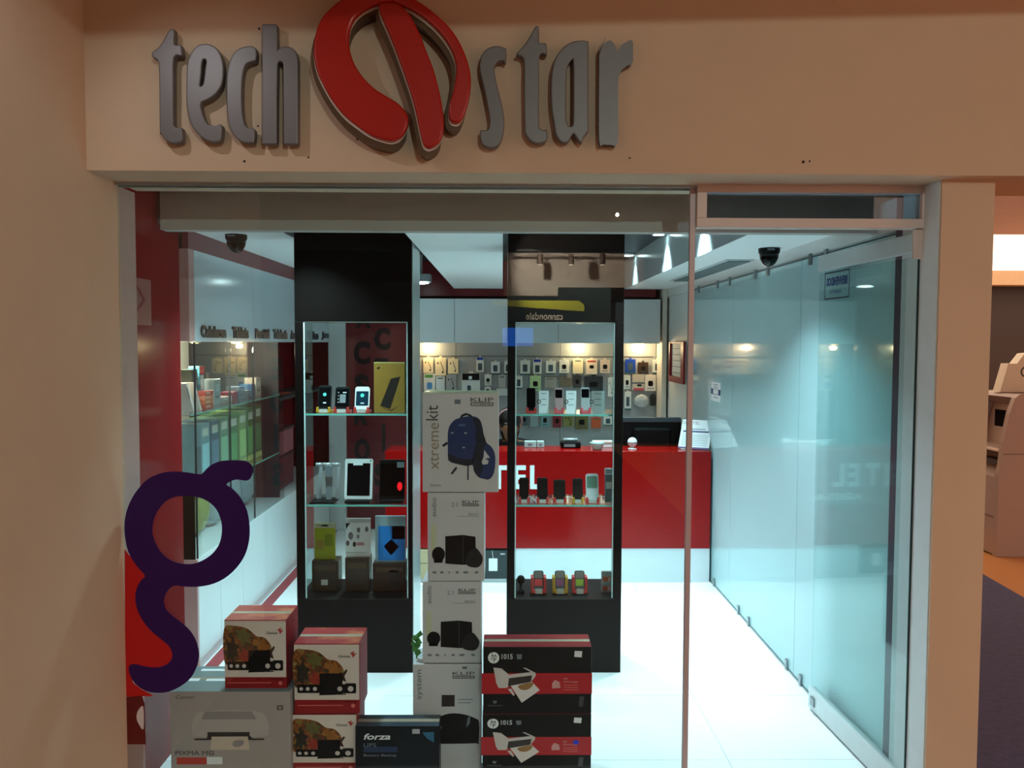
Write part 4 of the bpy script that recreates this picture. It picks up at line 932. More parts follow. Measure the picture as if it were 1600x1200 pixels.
# goods in the cabinet
def rm(p): return p if p < 312 else 312 + (p - 312) * .82      # keeps the goods short of the cabinet's end wall
def good(name, label, cat, px0, px1, pyt, z, X, d, col, prints=(), group='goods in the glass cabinet', rough=.4, zt=None):
    if name != 'orange_box': px0, px1 = rm(px0), rm(px1)
    ya, yb = VX(px0, 600, X).y, VX(px1, 600, X).y; zt = zt or VX((px0 + px1) / 2, pyt, X).z
    t = thing(name, label, cat, (X, (ya + yb) / 2, z), group)
    box('carton', mk('good_%d_%d_%d' % col, col, rough), t, X - d, X, ya, yb, z, zt, .003)
    f = Face(Fr((X, ya, zt), (0, 1, 0), (0, 0, 1)), yb - ya, zt - z)
    for nm, r, c in prints: f.print(nm, r, mk('ink_%d_%d_%d' % c, c, .4), t)
    return t
XS = -1.64
good('bottle_box', 'tall teal and white box with a red cap on the upper cabinet shelf', 'box', 312, 321, 572, 1.29, XS, .06, (70, 150, 166), [('red_cap', rect(0, 0, 1, .2), (206, 40, 52)), ('white_label', rect(.2, .22, .8, .55), (226, 222, 210)), ('cream_base', rect(0, .75, 1, 1), (220, 206, 180))])
good('slim_box', 'slim dark green box beside the red-capped box', 'box', 300.5, 309, 577, 1.29, XS, .06, (46, 58, 50), [('label', rect(.2, .1, .8, .25), (120, 60, 80))])
for k in range(4):
    z = 1.291 + .024 * k
    good('flat_box', ['flat red box at the bottom of the small pile', 'flat orange box second in the small pile', 'flat coral box third in the small pile', 'flat red-lidded box on top of the small pile'][k], 'box', 322, 338, 0, z, XS + .05, .14, [(190, 60, 40), (206, 110, 60), (214, 130, 96), (196, 50, 44)][k], [('print', rect(.1, .3, .6, .7), (226, 190, 160))], zt=z + .0235)
for k, (px, lb) in enumerate([(291, 'white slim tablet box leaning at the glass end, outer one'), (302, 'white slim tablet box leaning at the glass end, inner one')]):
    y = VX(px, 640, -1.60).y; t = thing('leaning_box', lb, 'box', (-1.60, max(y, YA + .05 + .05 * k), 1.29), 'goods in the glass cabinet')
    yy = max(y, YA + .05 + .05 * k)
    MB().prism([(-1.60, yy + .10, 1.291), (-1.60, yy + .125, 1.291), (-1.60, yy + .025, 1.44), (-1.60, yy, 1.44)], (-.12, 0, 0)).build('carton', mk('white_carton', (226, 220, 214), .4), t)
    MB().prism([(-1.5995, yy + .04, 1.36), (-1.5995, yy + .055, 1.36), (-1.5995, yy + .02, 1.42), (-1.5995, yy + .008, 1.42)], (.0006, 0, 0)).build('spine_print', m_grey, t)
for k, (p0, p1, pt, col, lb) in enumerate([(340, 352, 592, (150, 168, 172), 'grey phone dummy card beside the flat box pile'), (354, 374, 620, (170, 160, 158), 'low speckled grey carton on the upper shelf'), (376, 384, 612, (150, 40, 70), 'small magenta box on the upper shelf'),
                                          (387, 398, 604, (96, 120, 140), 'blue-grey box under the cream packs'), (400, 409, 610, (120, 130, 136), 'grey box next to the blue-grey one'), (411, 418, 600, (40, 90, 130), 'narrow blue box on the upper shelf'), (420, 429, 590, (190, 180, 166), 'pale box at the far end of the upper shelf')]):
    good('shelf_box', lb, 'box', p0, p1, pt, 1.291, XS, .08, col, [('print', rect(.2, .2, .8, .5), tuple(min(255, int(v * 1.25)) for v in col)), ('print', rect(.15, .65, .7, .75), tuple(int(v * .6) for v in col))])
XH = -2.158
for k, (p0, p1, y0_, y1_, col, lb) in enumerate([(392, 404, 556, 584, (226, 210, 164), 'cream hanging pack, first under the warm cabinet lamp'), (406, 416, 556, 586, (232, 214, 172), 'cream hanging pack, second under the warm cabinet lamp'), (418, 428, 560, 590, (214, 196, 160), 'cream hanging pack, third under the warm cabinet lamp'),
                                                (352, 364, 560, 588, (196, 204, 204), 'pale grey hanging pack in the middle of the cabinet back'), (366, 376, 556, 590, (180, 196, 200), 'bluish hanging pack in the middle of the cabinet back'), (378, 389, 560, 580, (170, 160, 110), 'olive hanging pack beside the cream packs')]):
    ya, yb = VX(p0, 570, XH).y, VX(p1, 570, XH).y
    ya, yb = YA + .12 + (YE - YA - .2) * (p0 - 345) / 90, YA + .12 + (YE - YA - .2) * (p1 - 345) / 90
    zt, zb_ = 1.58, 1.40
    t = thing('hanging_pack', lb, 'package', (XH, (ya + yb) / 2, zb_), 'packs hanging in the glass cabinet')
    box('card', mk('good_%d_%d_%d' % col, col, .4), t, XH - .011, XH, ya, yb, zb_, zt, .002)
    f = Face(Fr((XH, ya, zt), (0, 1, 0), (0, 0, 1)), yb - ya, zt - zb_)
    f.print('picture', rrect(.25, .35, .75, .8, .08), m_grey, t); f.print('header', rect(.1, .06, .9, .2), mk('ink_tan', (170, 140, 100), .5), t)
for k, (p0, p1, col, lb) in enumerate([(313, 330, (120, 160, 166), 'teal game box on the lower cabinet shelf'), (332, 348, (70, 100, 116), 'dark blue box on the lower cabinet shelf'), (350, 366, (110, 150, 120), 'mid green box on the lower cabinet shelf'), (368, 384, (70, 126, 74), 'leaf green box on the lower cabinet shelf'), (386, 400, (130, 160, 96), 'yellow-green box on the lower cabinet shelf'), (402, 415, (66, 120, 70), 'dull green box near the end of the lower shelf'), (417, 429, (46, 96, 60), 'dark green box at the end of the lower shelf')]):
    good('lower_box', lb, 'box', p0, p1, 662 - k * 5, .891, XS + .02, .18, col, [('picture', rrect(.1, .35, .9, .85, .06), tuple(min(255, int(v * 1.3) + 10) for v in col)), ('title', rect(.15, .08, .8, .22), (200, 206, 190)), ('base', rect(0, .9, 1, 1), (190, 196, 120))])
for k, (p0, p1, col, lb) in enumerate([(316, 340, (180, 190, 120), 'lime-tinted plastic bag on the cabinet base'), (344, 372, (186, 200, 200), 'big pale plastic bag on the cabinet base'), (376, 402, (176, 192, 196), 'second pale plastic bag on the cabinet base'), (405, 427, (160, 176, 182), 'greyish plastic bag at the end of the cabinet base')]):
    ya, yb = VX(rm(p0), 700, XS).y, VX(rm(p1), 700, XS).y
    t = thing('plastic_bag', lb, 'bag', (XS - .1, (ya + yb) / 2, BZ + .012), 'goods in the glass cabinet')
    MB().ball((XS - .1, (ya + yb) / 2, BZ + .155), .5, (.2, (yb - ya) * .98, .283), 8).build('bag', mk('bag_%d' % col[0], col, .2, noise=.25, nscale=25, bump=.8), t, True)
    MB().cyl((XS - .1, (ya + yb) / 2, BZ + .285), (XS - .1, (ya + yb) / 2, BZ + .32), .02, .035, 10).build('knot', mk('bag_%d' % col[0], col, .2), t)
# orange box and red goods in the open niche beyond the glass doors
XN = -1.62
nsh = thing('niche_shelf', 'dark shelf in the red niche carrying the orange box', 'shelf', (XN, 5.9, 1.2))
box('board', m_dark, nsh, -1.83, XC - .02, YE + .022, YZ - .02, 1.245, 1.265)
box('bracket', m_dark, nsh, -1.83, -1.81, 5.95, 5.97, 1.12, 1.245)
box('bracket', m_dark, nsh, -1.83, -1.81, 6.8, 6.82, 1.12, 1.245)
good('orange_box', 'bright orange box on the niche shelf past the glass doors', 'box', 436, 447, 614, 1.266, XN, .1, (226, 74, 24), [('seam', rect(.45, 0, .48, 1), (180, 50, 14))], None)
good('orange_box', 'second bright orange box, farther along the niche shelf', 'box', 448, 458, 614, 1.266, XN, .1, (232, 84, 30), [('seam', rect(.45, 0, .48, 1), (180, 50, 14))], None)
for k, (z, lb) in enumerate([(BZ + .013, 'dark red bin on the cabinet base in the red niche'), (BZ + .263, 'smaller pink bin on top of the dark red bin')]):
    ya = 5.82 + .1 * k
    t = thing('storage_bin', lb, 'bin', (XN, ya + .3, z))
    MB().box(XN - .18, XN, ya, ya + .6 - .1 * k, z, z + .25 - .05 * k, .012).build('body', mk('bin_%d' % k, [(112, 30, 44), (170, 96, 104)][k], .35), t)
    box('rim', mk('bin_rim', (70, 24, 34), .4), t, XN - .185, XN + .005, ya - .005, ya + .605 - .1 * k, z + .225 - .05 * k, z + .249 - .05 * k, .004)
# ------------------------------------------------------------------ cartons stacked inside the window
def carton(name, label, rc, Y, depth, mat, group, zfloor=None, top=None, sides=None):
    t, f = pbox(name, label, 'box', rc, Y, depth, mat, group, .003, zfloor)
    a, b = V(rc[0], rc[1], Y), V(rc[2], rc[3], Y); z0_ = b.z if zfloor is None else zfloor
    if top:
        box('top_panel', top, t, a.x + .001, b.x - .001, Y + .001, Y + depth - .001, a.z, a.z + .0006)
        MB().box(a.x + .002, b.x - .002, Y + depth / 2 - .012, Y + depth / 2 + .012, a.z + .0006, a.z + .001).build('tape', mk('clear_tape', (170, 160, 140), .15), t)
    if sides:
        box('side_panel', sides, t, b.x, b.x + .0006, Y + .001, Y + depth - .001, z0_ + .001, a.z - .001)
    return t, f
YF = 3.02
# --- game speaker boxes
m_grd = mk('red_game_carton', (150, 22, 26), .35, noise=.08)
m_gside = mk('dark_red_side', (140, 18, 30), .6, spec=.15)
m_gwhite = mk('white_game_print', (222, 210, 200), .4, noise=.03)
def explosion():
    if 'explosion_print' in MATS: return MATS['explosion_print']
    m = mk('explosion_print', (120, 70, 30), .45); nt = m.node_tree; b = nt.nodes['Principled BSDF']
    tc = nt.nodes.new('ShaderNodeTexCoord'); nz = nt.nodes.new('ShaderNodeTexNoise'); nz.inputs['Scale'].default_value = 30; nz.inputs['Detail'].default_value = 8; nz.inputs['Roughness'].default_value = .66; nz.inputs['Distortion'].default_value = 1.2
    cr_ = nt.nodes.new('ShaderNodeValToRGB'); e = cr_.color_ramp.elements
    e[0].position = .32; e[0].color = rgb((30, 24, 16)); e[1].position = .74; e[1].color = rgb((190, 172, 130))
    for p, c in ((.42, (70, 60, 24)), (.49, (120, 44, 20)), (.55, (150, 96, 30)), (.62, (120, 112, 50))):
        q = e.new(p); q.color = rgb(c)
    nt.links.new(tc.outputs['Object'], nz.inputs['Vector']); nt.links.new(nz.outputs['Fac'], cr_.inputs[0]); nt.links.new(cr_.outputs[0], b.inputs['Base Color'])
    return m
def top_art():
    if 'game_top_print' in MATS: return MATS['game_top_print']
    m = mk('game_top_print', (170, 40, 40), .4); nt = m.node_tree; b = nt.nodes['Principled BSDF']
    tc = nt.nodes.new('ShaderNodeTexCoord'); nz = nt.nodes.new('ShaderNodeTexNoise'); nz.inputs['Scale'].default_value = 9; nz.inputs['Detail'].default_value = 5
    cr_ = nt.nodes.new('ShaderNodeValToRGB'); e = cr_.color_ramp.elements
    e[0].position = .52; e[0].color = rgb((150, 24, 30)); e[1].position = .78; e[1].color = rgb((220, 150, 90))
    nt.links.new(tc.outputs['Object'], nz.inputs['Vector']); nt.links.new(nz.outputs['Fac'], cr_.inputs[0]); nt.links.new(cr_.outputs[0], b.inputs['Base Color'])
    return m
m_ink = mk('ink_black', (14, 14, 16), .5, spec=.2)
m_cone = mk('speaker_cone_print', (206, 198, 194), .4)
def gamebox(label, rc, Y, zfloor=None, hfrac=1.0):
    t, f = carton('speaker_carton', label, rc, Y, .175, m_grd, 'red and white speaker cartons by the window', zfloor, top_art(), m_gside)
    g = lambda l: [(u, v * hfrac) for u, v in l]
    f.print('white_panel', g(rect(.004, .01, .996, .80)), m_gwhite, t, 1)
    f.print('explosion_picture', g(cr([(.0, .12), (.18, .08), (.38, .12), (.52, .22), (.66, .25), (.76, .38), (.72, .50), (.60, .60), (.42, .60), (.3, .64), (.12, .62), (0, .58)], 4)), explosion(), t, 2)
    for nm_, pts_, c_ in (('olive_flare', [(.16, .12), (.26, .15), (.34, .10), (.36, .17), (.46, .19), (.40, .25), (.44, .33), (.34, .30), (.30, .38), (.26, .28), (.19, .25), (.22, .19)], (96, 92, 44)), ('amber_flare', [(.48, .26), (.56, .30), (.64, .25), (.67, .33), (.76, .36), (.69, .41), (.72, .48), (.60, .43), (.52, .46), (.54, .37), (.45, .34)], (150, 96, 34)), ('red_flare', [(.22, .50), (.28, .46), (.30, .38), (.36, .44), (.43, .41), (.41, .49), (.46, .57), (.37, .56), (.31, .62), (.28, .55)], (150, 44, 30)), ('dark_machine', [(.03, .30), (.10, .32), (.13, .22), (.18, .33), (.25, .36), (.20, .42), (.23, .52), (.16, .50), (.14, .61), (.09, .52), (.03, .57), (.06, .44)], (34, 28, 20))):
        f.print(nm_, g(pts_), mk('flare_' + nm_, c_, .45, noise=.55, nscale=45), t, 3)
    f.print('subwoofer_picture', g(rect(.39, .42, .74, .72)), m_ink, t, 4)
    f.print('debris_mark', g([(.72, .44), (.80, .36), (.82, .38), (.77, .46), (.80, .54), (.73, .52)]), mk('brown_ink', (60, 34, 24), .4), t, 4)
    f.print('speaker_row', g(rrect(.05, .58, .42, .70, .02)), m_ink, t, 5)
    f.print('speaker_row', g(rrect(.62, .575, .79, .705, .02)), m_ink, t, 5)
    f.print('speaker_row', g(rrect(.78, .56, .95, .705, .02)), m_ink, t, 6)
    for u, r in ((.11, .028), (.21, .030), (.32, .032), (.70, .038), (.865, .044)):
        f.print('speaker_cone', g(circ(u, .64, r, 16, r * .9)), m_cone, t, 7)
    f.print('pedestal_mark', g([(.38, .72), (.42, .70), (.5, .72), (.58, .70), (.66, .725), (.78, .71), (.80, .725), (.38, .735)]), m_ink, t, 2)
    f.text('brand_lettering', 'Genius', tuple(q * (1 if i % 2 == 0 else hfrac) for i, q in enumerate((.68, .155, .86, .195))), m_ink, t, 3, shear=.2)
    f.print('brand_mark', g([(.86, .13), (.93, .10), (.91, .14), (.96, .13), (.90, .20), (.89, .16)]), mk('red_ink', (176, 50, 44), .4), t, 3)
    f.text('model_lettering', 'SW-G 2.1 Gaming', tuple(q * (1 if i % 2 == 0 else hfrac) for i, q in enumerate((.52, .815, .95, .845))), m_ink, t, 2)
    f.print('caption_line', g(rect(.05, .875, .75, .885)), mk('pale_red_ink', (220, 120, 110), .4), t, 2)
    f.print('seal_mark', g(circ(.9, .885, .03, 16, .028)), mk('pale_red_ink', (220, 120, 110), .4), t, 2)
    return t
ZC = V(360, 1080, YF).z
gamebox('red and white gaming speaker carton on top of the pale printer carton', (350, 969, 448, 1080), YF, ZC)
ZG = V(520, 1115, YF).z
gamebox('red and white gaming speaker carton, upper of the stacked pair', (459, 1006, 562, 1115), YF, ZG)
gamebox('red and white gaming speaker carton, lower of the stacked pair', (457, 1116, 558, 1247), YF + .004, 0, .86)
# --- pale printer carton
t, f = carton('printer_carton', 'pale grey printer carton under the gaming speaker carton', (265, 1081, 455, 1250), YF - .03, .24, mk('pale_grey_carton', (168, 158, 154), .5, noise=.04), None, 0, mk('grey_top_print', (110, 130, 132), .4))
ZCt = f.fr.O.z
f.text('brand_lettering', 'Canon', (.05, .035, .2, .07), mk('dark_grey_ink', (70, 66, 68), .5), t)
f.text('model_lettering', 'PIXMA MG', (.04, .60, .36, .645), mk('dark_grey_ink', (70, 66, 68), .5), t)
f.print('red_block', rect(.05, .67, .30, .74), mk('red_ink2', (190, 60, 44), .4), t)
f.print('white_block', rect(.30, .665, .43, .74), m_paper, t)
m_prn = mk('printer_picture_grey', (150, 142, 140), .4); m_prn2 = mk('printer_picture_pale', (182, 172, 168), .4)
f.print('printer_picture', cr([(.2, .26), (.28, .20), (.5, .185), (.72, .20), (.8, .26), (.82, .40), (.78, .455), (.5, .47), (.22, .455), (.18, .40)], 3), m_prn2, t, 1)
f.print('printer_lid', [(.29, .20), (.68, .20), (.72, .28), (.26, .28)], m_prn, t, 2)
f.print('output_slot', [(.31, .41), (.66, .41), (.66, .445), (.70, .49), (.30, .49), (.31, .445)], mk('slot_ink', (52, 44, 44), .4), t, 3)
f.print('side_foot', rect(.2, .475, .31, .492), mk('slot_ink', (52, 44, 44), .4), t, 3); f.print('side_foot', rect(.68, .475, .78, .492), mk('slot_ink', (52, 44, 44), .4), t, 3)
f.print('paper_sheet', [(.345, .455), (.645, .455), (.66, .59), (.33, .59)], mk('cream_sheet', (204, 186, 168), .5), t, 4)
f.print('sheet_drawing', cr([(.53, .5), (.6, .49), (.61, .53), (.57, .56), (.52, .55)], 3), m_prn, t, 5)
f.print('corner_mark', [rect(.89, .14, .94, .185), rect(.9, .15, .93, .175)], mk('dark_grey_ink', (70, 66, 68), .5), t)
for k, r in enumerate((rect(.1, .12, .34, .2), rect(.05, .5, .16, .6), rect(.22, .52, .5, .6))):
    fr_ = Fr((f.fr.O.x, f.fr.O.y + .24, ZCt + .0012), (1, 0, 0), (0, -1, 0))
    shape('top_print', [(u * f.w, -v * .24 ) for u, v in r], Fr((f.fr.O.x, f.fr.O.y + .24, ZCt + .0007), (1, 0, 0), (0, 1, 0)), .0004, m_paper, t)
# --- tall white speaker / backpack cartons
YKL = 3.13
m_kw = mk('bluish_white_carton', (200, 204, 208), .45, noise=.03)
m_gi = mk('grey_ink', (110, 120, 130), .6); m_ink2 = mk('dark_grey_ink', (70, 66, 68), .5)
m_lime = mk('lime_stripe_ink', (196, 206, 170), .5)
GK = 'white accessory cartons in the tall middle stack'
zs = [V(700, p, YKL).z for p in (1036, 908, 769)]
def brand(f, t, r, big=False):
    u0, v0, u1, v1 = r; m = (v0 + v1) / 2
    f.text('brand_lettering', 'KLIP', (u0 + .0, v0, u1, m - .002), m_ink2, t, 2, bold=.0)
    f.print('brand_frame', [rrect(u0, m + .004, u1, v1, (v1 - m) * .35), rrect(u0 + .012, m + .010, u1 - .012, v1 - .006, (v1 - m) * .25)], m_ink2, t, 2)
    f.text('brand_lettering', 'XTREME', (u0 + .03, m + .013, u1 - .03, v1 - .009), m_ink2, t, 2)
t, f = carton('speaker_carton', 'white system carton at the foot of the tall middle stack', (645, 1038, 752, 1222), YKL, .17, m_kw, GK, 0)
f.text('word_lettering', 'system', (.06, .05, .15, .33), m_gi, t, rot=90)
brand(f, t, (.58, .07, .9, .135)); f.print('sun_mark', rect(.72, .02, .79, .045), m_gi, t)
f.print('square_picture', rect(.42, .29, .61, .40), mk('plum_ink', (44, 30, 36), .4), t)
f.print('caption_line', rect(.66, .33, .88, .337), m_gi, t); f.print('caption_line', rect(.66, .36, .84, .367), m_gi, t)
f.print('subwoofer_picture', cr([(.38, .50), (.55, .465), (.75, .475), (.9, .51), (.965, .55), (.96, .74), (.92, .75), (.4, .755), (.3, .74), (.3, .56)], 3), m_ink, t, 1)
f.print('sheen_mark', [(.80, .505), (.84, .49), (.83, .56), (.78, .60)], m_gi, t, 2)
f.print('knob_mark', circ(.395, .6, .03, 12, .016), m_gi, t, 2)
def audio(label, rc, zf):
    t, f = carton('speaker_carton', label, rc, YKL, .165, m_kw, GK, zf)
    f.text('word_lettering', 'audio', (.07, .055, .15, .27), m_gi, t, rot=90)
    f.print('lime_stripe', rect(.07, .36, .15, .66), m_lime, t)
    f.text('number_lettering', '2.1', (.42, .11, .52, .155), m_gi, t); brand(f, t, (.61, .085, .90, .15))
    f.text('caption_lettering', 'Electron', (.72, .225, .89, .25), m_gi, t); f.print('caption_line', rect(.52, .262, .9, .266), m_gi, t)
    f.print('cube_picture', [(.31, .49), (.62, .475), (.84, .495), (.85, .80), (.62, .815), (.31, .80)], m_ink, t, 1)
    f.print('cube_edge', [(.615, .478), (.628, .478), (.628, .81), (.615, .812)], mk('dark_grey_plastic', (52, 58, 62), .3), t, 2)
    f.print('satellite_picture', circ(.19, .695, .115, 20, .085), m_ink, t, 2); f.print('satellite_cone', circ(.185, .69, .07, 16, .05), mk('charcoal_plastic', (18, 18, 21), .4, spec=.15), t, 3)
    f.print('satellite_foot', [(.11, .75), (.27, .75), (.26, .79), (.11, .79)], m_ink, t, 2)
    f.print('satellite_picture', cr([(.72, .68), (.84, .62), (.93, .68), (.97, .74), (.94, .81), (.86, .845), (.72, .83), (.66, .78)], 3), mk('charcoal_print', (20, 22, 26), .4), t, 3)
    for u, v, r in ((.12, .90, .04), (.25, .90, .035), (.38, .90, .012), (.52, .90, .03), (.67, .90, .05), (.86, .90, .035)):
        f.print('icon_mark', circ(u, v, r, 10, .014), m_gi, t, 1)
audio('white audio carton with a black cube picture, lower of the two', (660, 909, 752, 1037), zs[0])
audio('white audio carton with a black cube picture, upper of the two', (668, 770, 757, 908), zs[1])
t, f = carton('backpack_carton', 'white carton with a blue backpack picture topping the tall stack', (660, 614, 779, 768), YKL, .17, m_kw, GK, zs[2], mk('pale_lime_top', (190, 206, 150), .4))
X8 = lambda l: [((u / 7.057 + 650 - 660) / 119, (v / 7.057 + 605 - 614) / 154) for u, v in l]
f.text('word_lettering', 'xtreme', (.10, .30, .215, .77), mk('taupe_ink', (150, 136, 116), .5), t, rot=90)
f.text('word_lettering', 'kit', (.045, .125, .205, .275), m_ink2, t, rot=90)
brand(f, t, (.63, .045, .93, .13)); f.print('sun_mark', rect(.42, .065, .50, .11), m_gi, t)
m_bag = mk('navy_backpack_ink', (26, 46, 98), .5, noise=.15, nscale=30); m_bag2 = mk('deep_navy_ink', (14, 20, 40), .5)
f.print('backpack_picture', cr(X8([(350, 500), (370, 420), (420, 360), (480, 335), (560, 318), (640, 318), (700, 350), (730, 430), (745, 520), (770, 600), (830, 650), (868, 730), (872, 850), (850, 960), (800, 1010), (740, 1000), (690, 985), (640, 920), (622, 850), (560, 850), (460, 840), (360, 800), (350, 640)]), 3), m_bag, t, 1)
f.print('handle_loop', X8([(478, 340), (500, 300), (545, 280), (600, 295), (630, 325), (600, 325), (560, 305), (520, 318), (500, 340)]), m_bag2, t, 2)
f.print('backpack_base', X8([(350, 720), (450, 770), (560, 790), (640, 780), (622, 850), (560, 862), (460, 842), (355, 800)]), m_bag2, t, 3)
f.print('strap', X8([(620, 330), (700, 350), (740, 500), (780, 620), (740, 660), (735, 760), (720, 840), (740, 880), (700, 985), (640, 920), (622, 800), (660, 600), (660, 450)]), m_bag2, t, 3)
f.print('gap_highlight', X8([(750, 685), (815, 770), (760, 780), (800, 805), (790, 840), (740, 845), (722, 820), (745, 760)]), m_kw, t, 4)
for u, v in ((398, 498), (545, 500), (525, 658)): f.print('buckle', X8(rect(u - 14, v - 7, u + 14, v + 7)), m_silver, t, 4)
f.print('logo_line', X8(rect(470, 400, 540, 425)), mk('steel_blue_ink', (70, 96, 140), .5), t, 4)
f.print('side_pull', X8([(285, 632), (340, 595), (352, 620), (300, 655)]), m_bag2, t, 2)
f.print('zip_pull', X8([(380, 945), (425, 885), (440, 870), (455, 885), (400, 955)]), m_bag2, t, 2); f.print('strap_end', X8(rect(566, 860, 580, 1015)), m_bag2, t, 2)
f.text('caption_lettering', 'Xtreme', (.1, .915, .24, .94), m_gi, t)
# --- black and red printer cartons
m_hpk = mk('black_carton', (12, 12, 13), .5, spec=.2, noise=.05); m_hpr = mk('red_band_ink', (178, 16, 28), .4, noise=.04); m_hpt = mk('dark_red_top', (134, 20, 34), .35)
YH = 3.05; zh = V(840, 1115, YH).z
P_ = lambda l: [((u / 5.579 + 745 - 755) / 169, (v / 5.581 + 985 - 1011) / 104) for u, v in l]
def printerbox(label, rc, zf, k):
    t, f = carton('printer_carton', label, rc, YH, .135, m_hpk, 'black and red printer cartons', zf, m_hpt, None)
    k = k
    q = lambda l: [(u, v * k) for u, v in P_(l)]
    rr = lambda l: (lambda a, b: (a[0], a[1], b[0], b[1]))(*q(l))
    f.print('red_band', q([(44, 372), (1002, 372), (1002, 552), (44, 552)]), m_hpr, t, 1)
    f.print('round_logo', circ(.096, k * .16, .052, 24, .052 * 169 / 104 * k), m_paper, t, 1)
    f.text('logo_lettering', 'hp', (.072, k * .075, .122, k * .235), m_ink, t, 2, shear=.25)
    f.text('number_lettering', '1015', rr([(215, 205), (312, 250)]), mk('bright_grey_ink', (196, 200, 206), .5), t, 1, bold=.02)
    f.print('small_mark', q([(345, 208), (392, 208), (388, 250), (350, 250)]), m_gi, t, 1)
    f.print('price_sticker', q([(850, 178), (915, 182), (910, 235), (845, 230)]), m_paper, t, 1)
    f.print('printer_picture', q([(145, 322), (215, 330), (280, 385), (470, 362), (400, 325), (425, 325), (512, 370), (512, 395), (478, 440), (475, 460), (440, 470), (275, 485), (260, 500), (190, 500), (170, 460)]), mk('printer_pale_ink', (206, 198, 196), .4), t, 3)
    f.print('printer_shadow', q([(280, 415), (480, 390), (470, 450), (380, 470), (300, 490), (270, 480)]), mk('slot_ink', (52, 44, 44), .4), t, 4)
    f.print('paper_sheet', q([(295, 480), (480, 445), (548, 518), (392, 628)]), mk('white_sheet_ink', (222, 216, 214), .5), t, 5)
    f.print('sheet_photo', cr(q([(360, 480), (470, 450), (490, 470), (450, 510), (390, 515)]), 3), mk('tan_photo_ink', (150, 112, 64), .5), t, 6)
    f.print('paper_tray', q([(270, 510), (300, 505), (330, 560), (318, 568)]), mk('printer_pale_ink', (206, 198, 196), .4), t, 2)
    f.print('cartridge_picture', q([(655, 460), (680, 430), (720, 450), (728, 500), (655, 505)]), mk('pinkish_ink', (206, 150, 146), .5), t, 2)
    f.text('caption_lettering', 'HP\nAdvantage', rr([(752, 412), (880, 460)]), mk('pinkish_ink', (206, 150, 146), .5), t, 2)
    for v in (475, 495, 515): f.print('caption_line', q([(754, v), (880, v), (880, v + 5), (754, v + 5)]), mk('pale_red_ink', (220, 120, 110), .4), t, 2)
    f.print('footer_mark', q([(140, 612), (178, 612), (170, 635), (148, 635)]), m_gi, t, 1); f.print('footer_line', q([(95, 650), (225, 650), (225, 660), (95, 660)]), mk('dim_ink', (60, 62, 66), .5), t, 1)
    f.print('corner_mark', q([(895, 575), (935, 575), (925, 660), (885, 665)]), mk('dim_ink', (60, 62, 66), .5), t, 1)
    return t, f
t, f = printerbox('black and red printer carton with its red top showing', (755, 1011, 924, 1115), zh, 1.0)
t, f = printerbox('lower black and red printer carton marked with a blue dot', (754, 1116, 923, 1234), 0, 104 / 118 * 1.0)
f.print('blue_dot', cr([(.83, .43), (.86, .385), (.89, .43), (.86, .46)], 3), mk('blue_dot_ink', (30, 50, 210), .4), t, 4)
# --- battery backup carton
t, f = carton('battery_carton', 'dark navy battery backup carton standing in front of the white system carton', (555, 1135, 686, 1250), 3.0, .095, mk('navy_black_carton', (8, 16, 26), .45, spec=.25, noise=.1), None, 0, mk('navy_top', (46, 66, 78), .3))
f.text('brand_lettering', 'forza', (.10, .115, .42, .215), m_paper, t, shear=.25, bold=.02)
f.text('word_lettering', 'UPS', (.10, .27, .25, .335), m_gi, t); f.text('word_lettering', 'Battery Backup', (.10, .45, .49, .50), mk('cool_grey_ink', (130, 134, 140), .5), t)
f.print('price_sticker', rect(.68, .045, .77, .12), mk('grey_white_ink', (176, 180, 186), .5), t); f.print('blue_flash', [(.80, .10), (.94, .09), (.94, .26), (.86, .2)], mk('teal_blue_ink', (40, 104, 140), .4), t)
f.print('blue_glow', rect(.1, .33, .5, .42), mk('deep_blue_ink', (16, 44, 84), .4), t)
# --- small green plant sprig on the ledge of the system carton
gx = V(651, 1038, YKL + .06)
t = thing('plant_sprig', 'small green artificial leaf sprig on the edge of the white system carton', 'plant', (gx.x, YKL + .06, V(700, 1038, YKL).z))
m_leaf = mk('green_leaf', (70, 140, 60), .5, noise=.3, nscale=40)
for k in range(9):
    a = k * 2.4; r = .012 + .006 * (k % 3); z = V(700, 1038, YKL).z + .006 + .011 * k * .8
    x_, y_ = gx.x - .002 + r * .5 * math.cos(a), YKL + .06 + r * math.sin(a)
    MB().prism([(gx.x, YKL + .06, z), (x_ - .012, y_, z + .014), (x_ + .006 * math.cos(a), y_ + .004, z + .03), (x_ + .014, y_ + .003, z + .014)], (0, .0012, .001)).build('leaf', m_leaf, t)
MB().cyl((gx.x, YKL + .06, V(700, 1038, YKL).z), (gx.x, YKL + .06, V(700, 1038, YKL).z + .09), .003, n=8).build('stem', m_leaf, t)
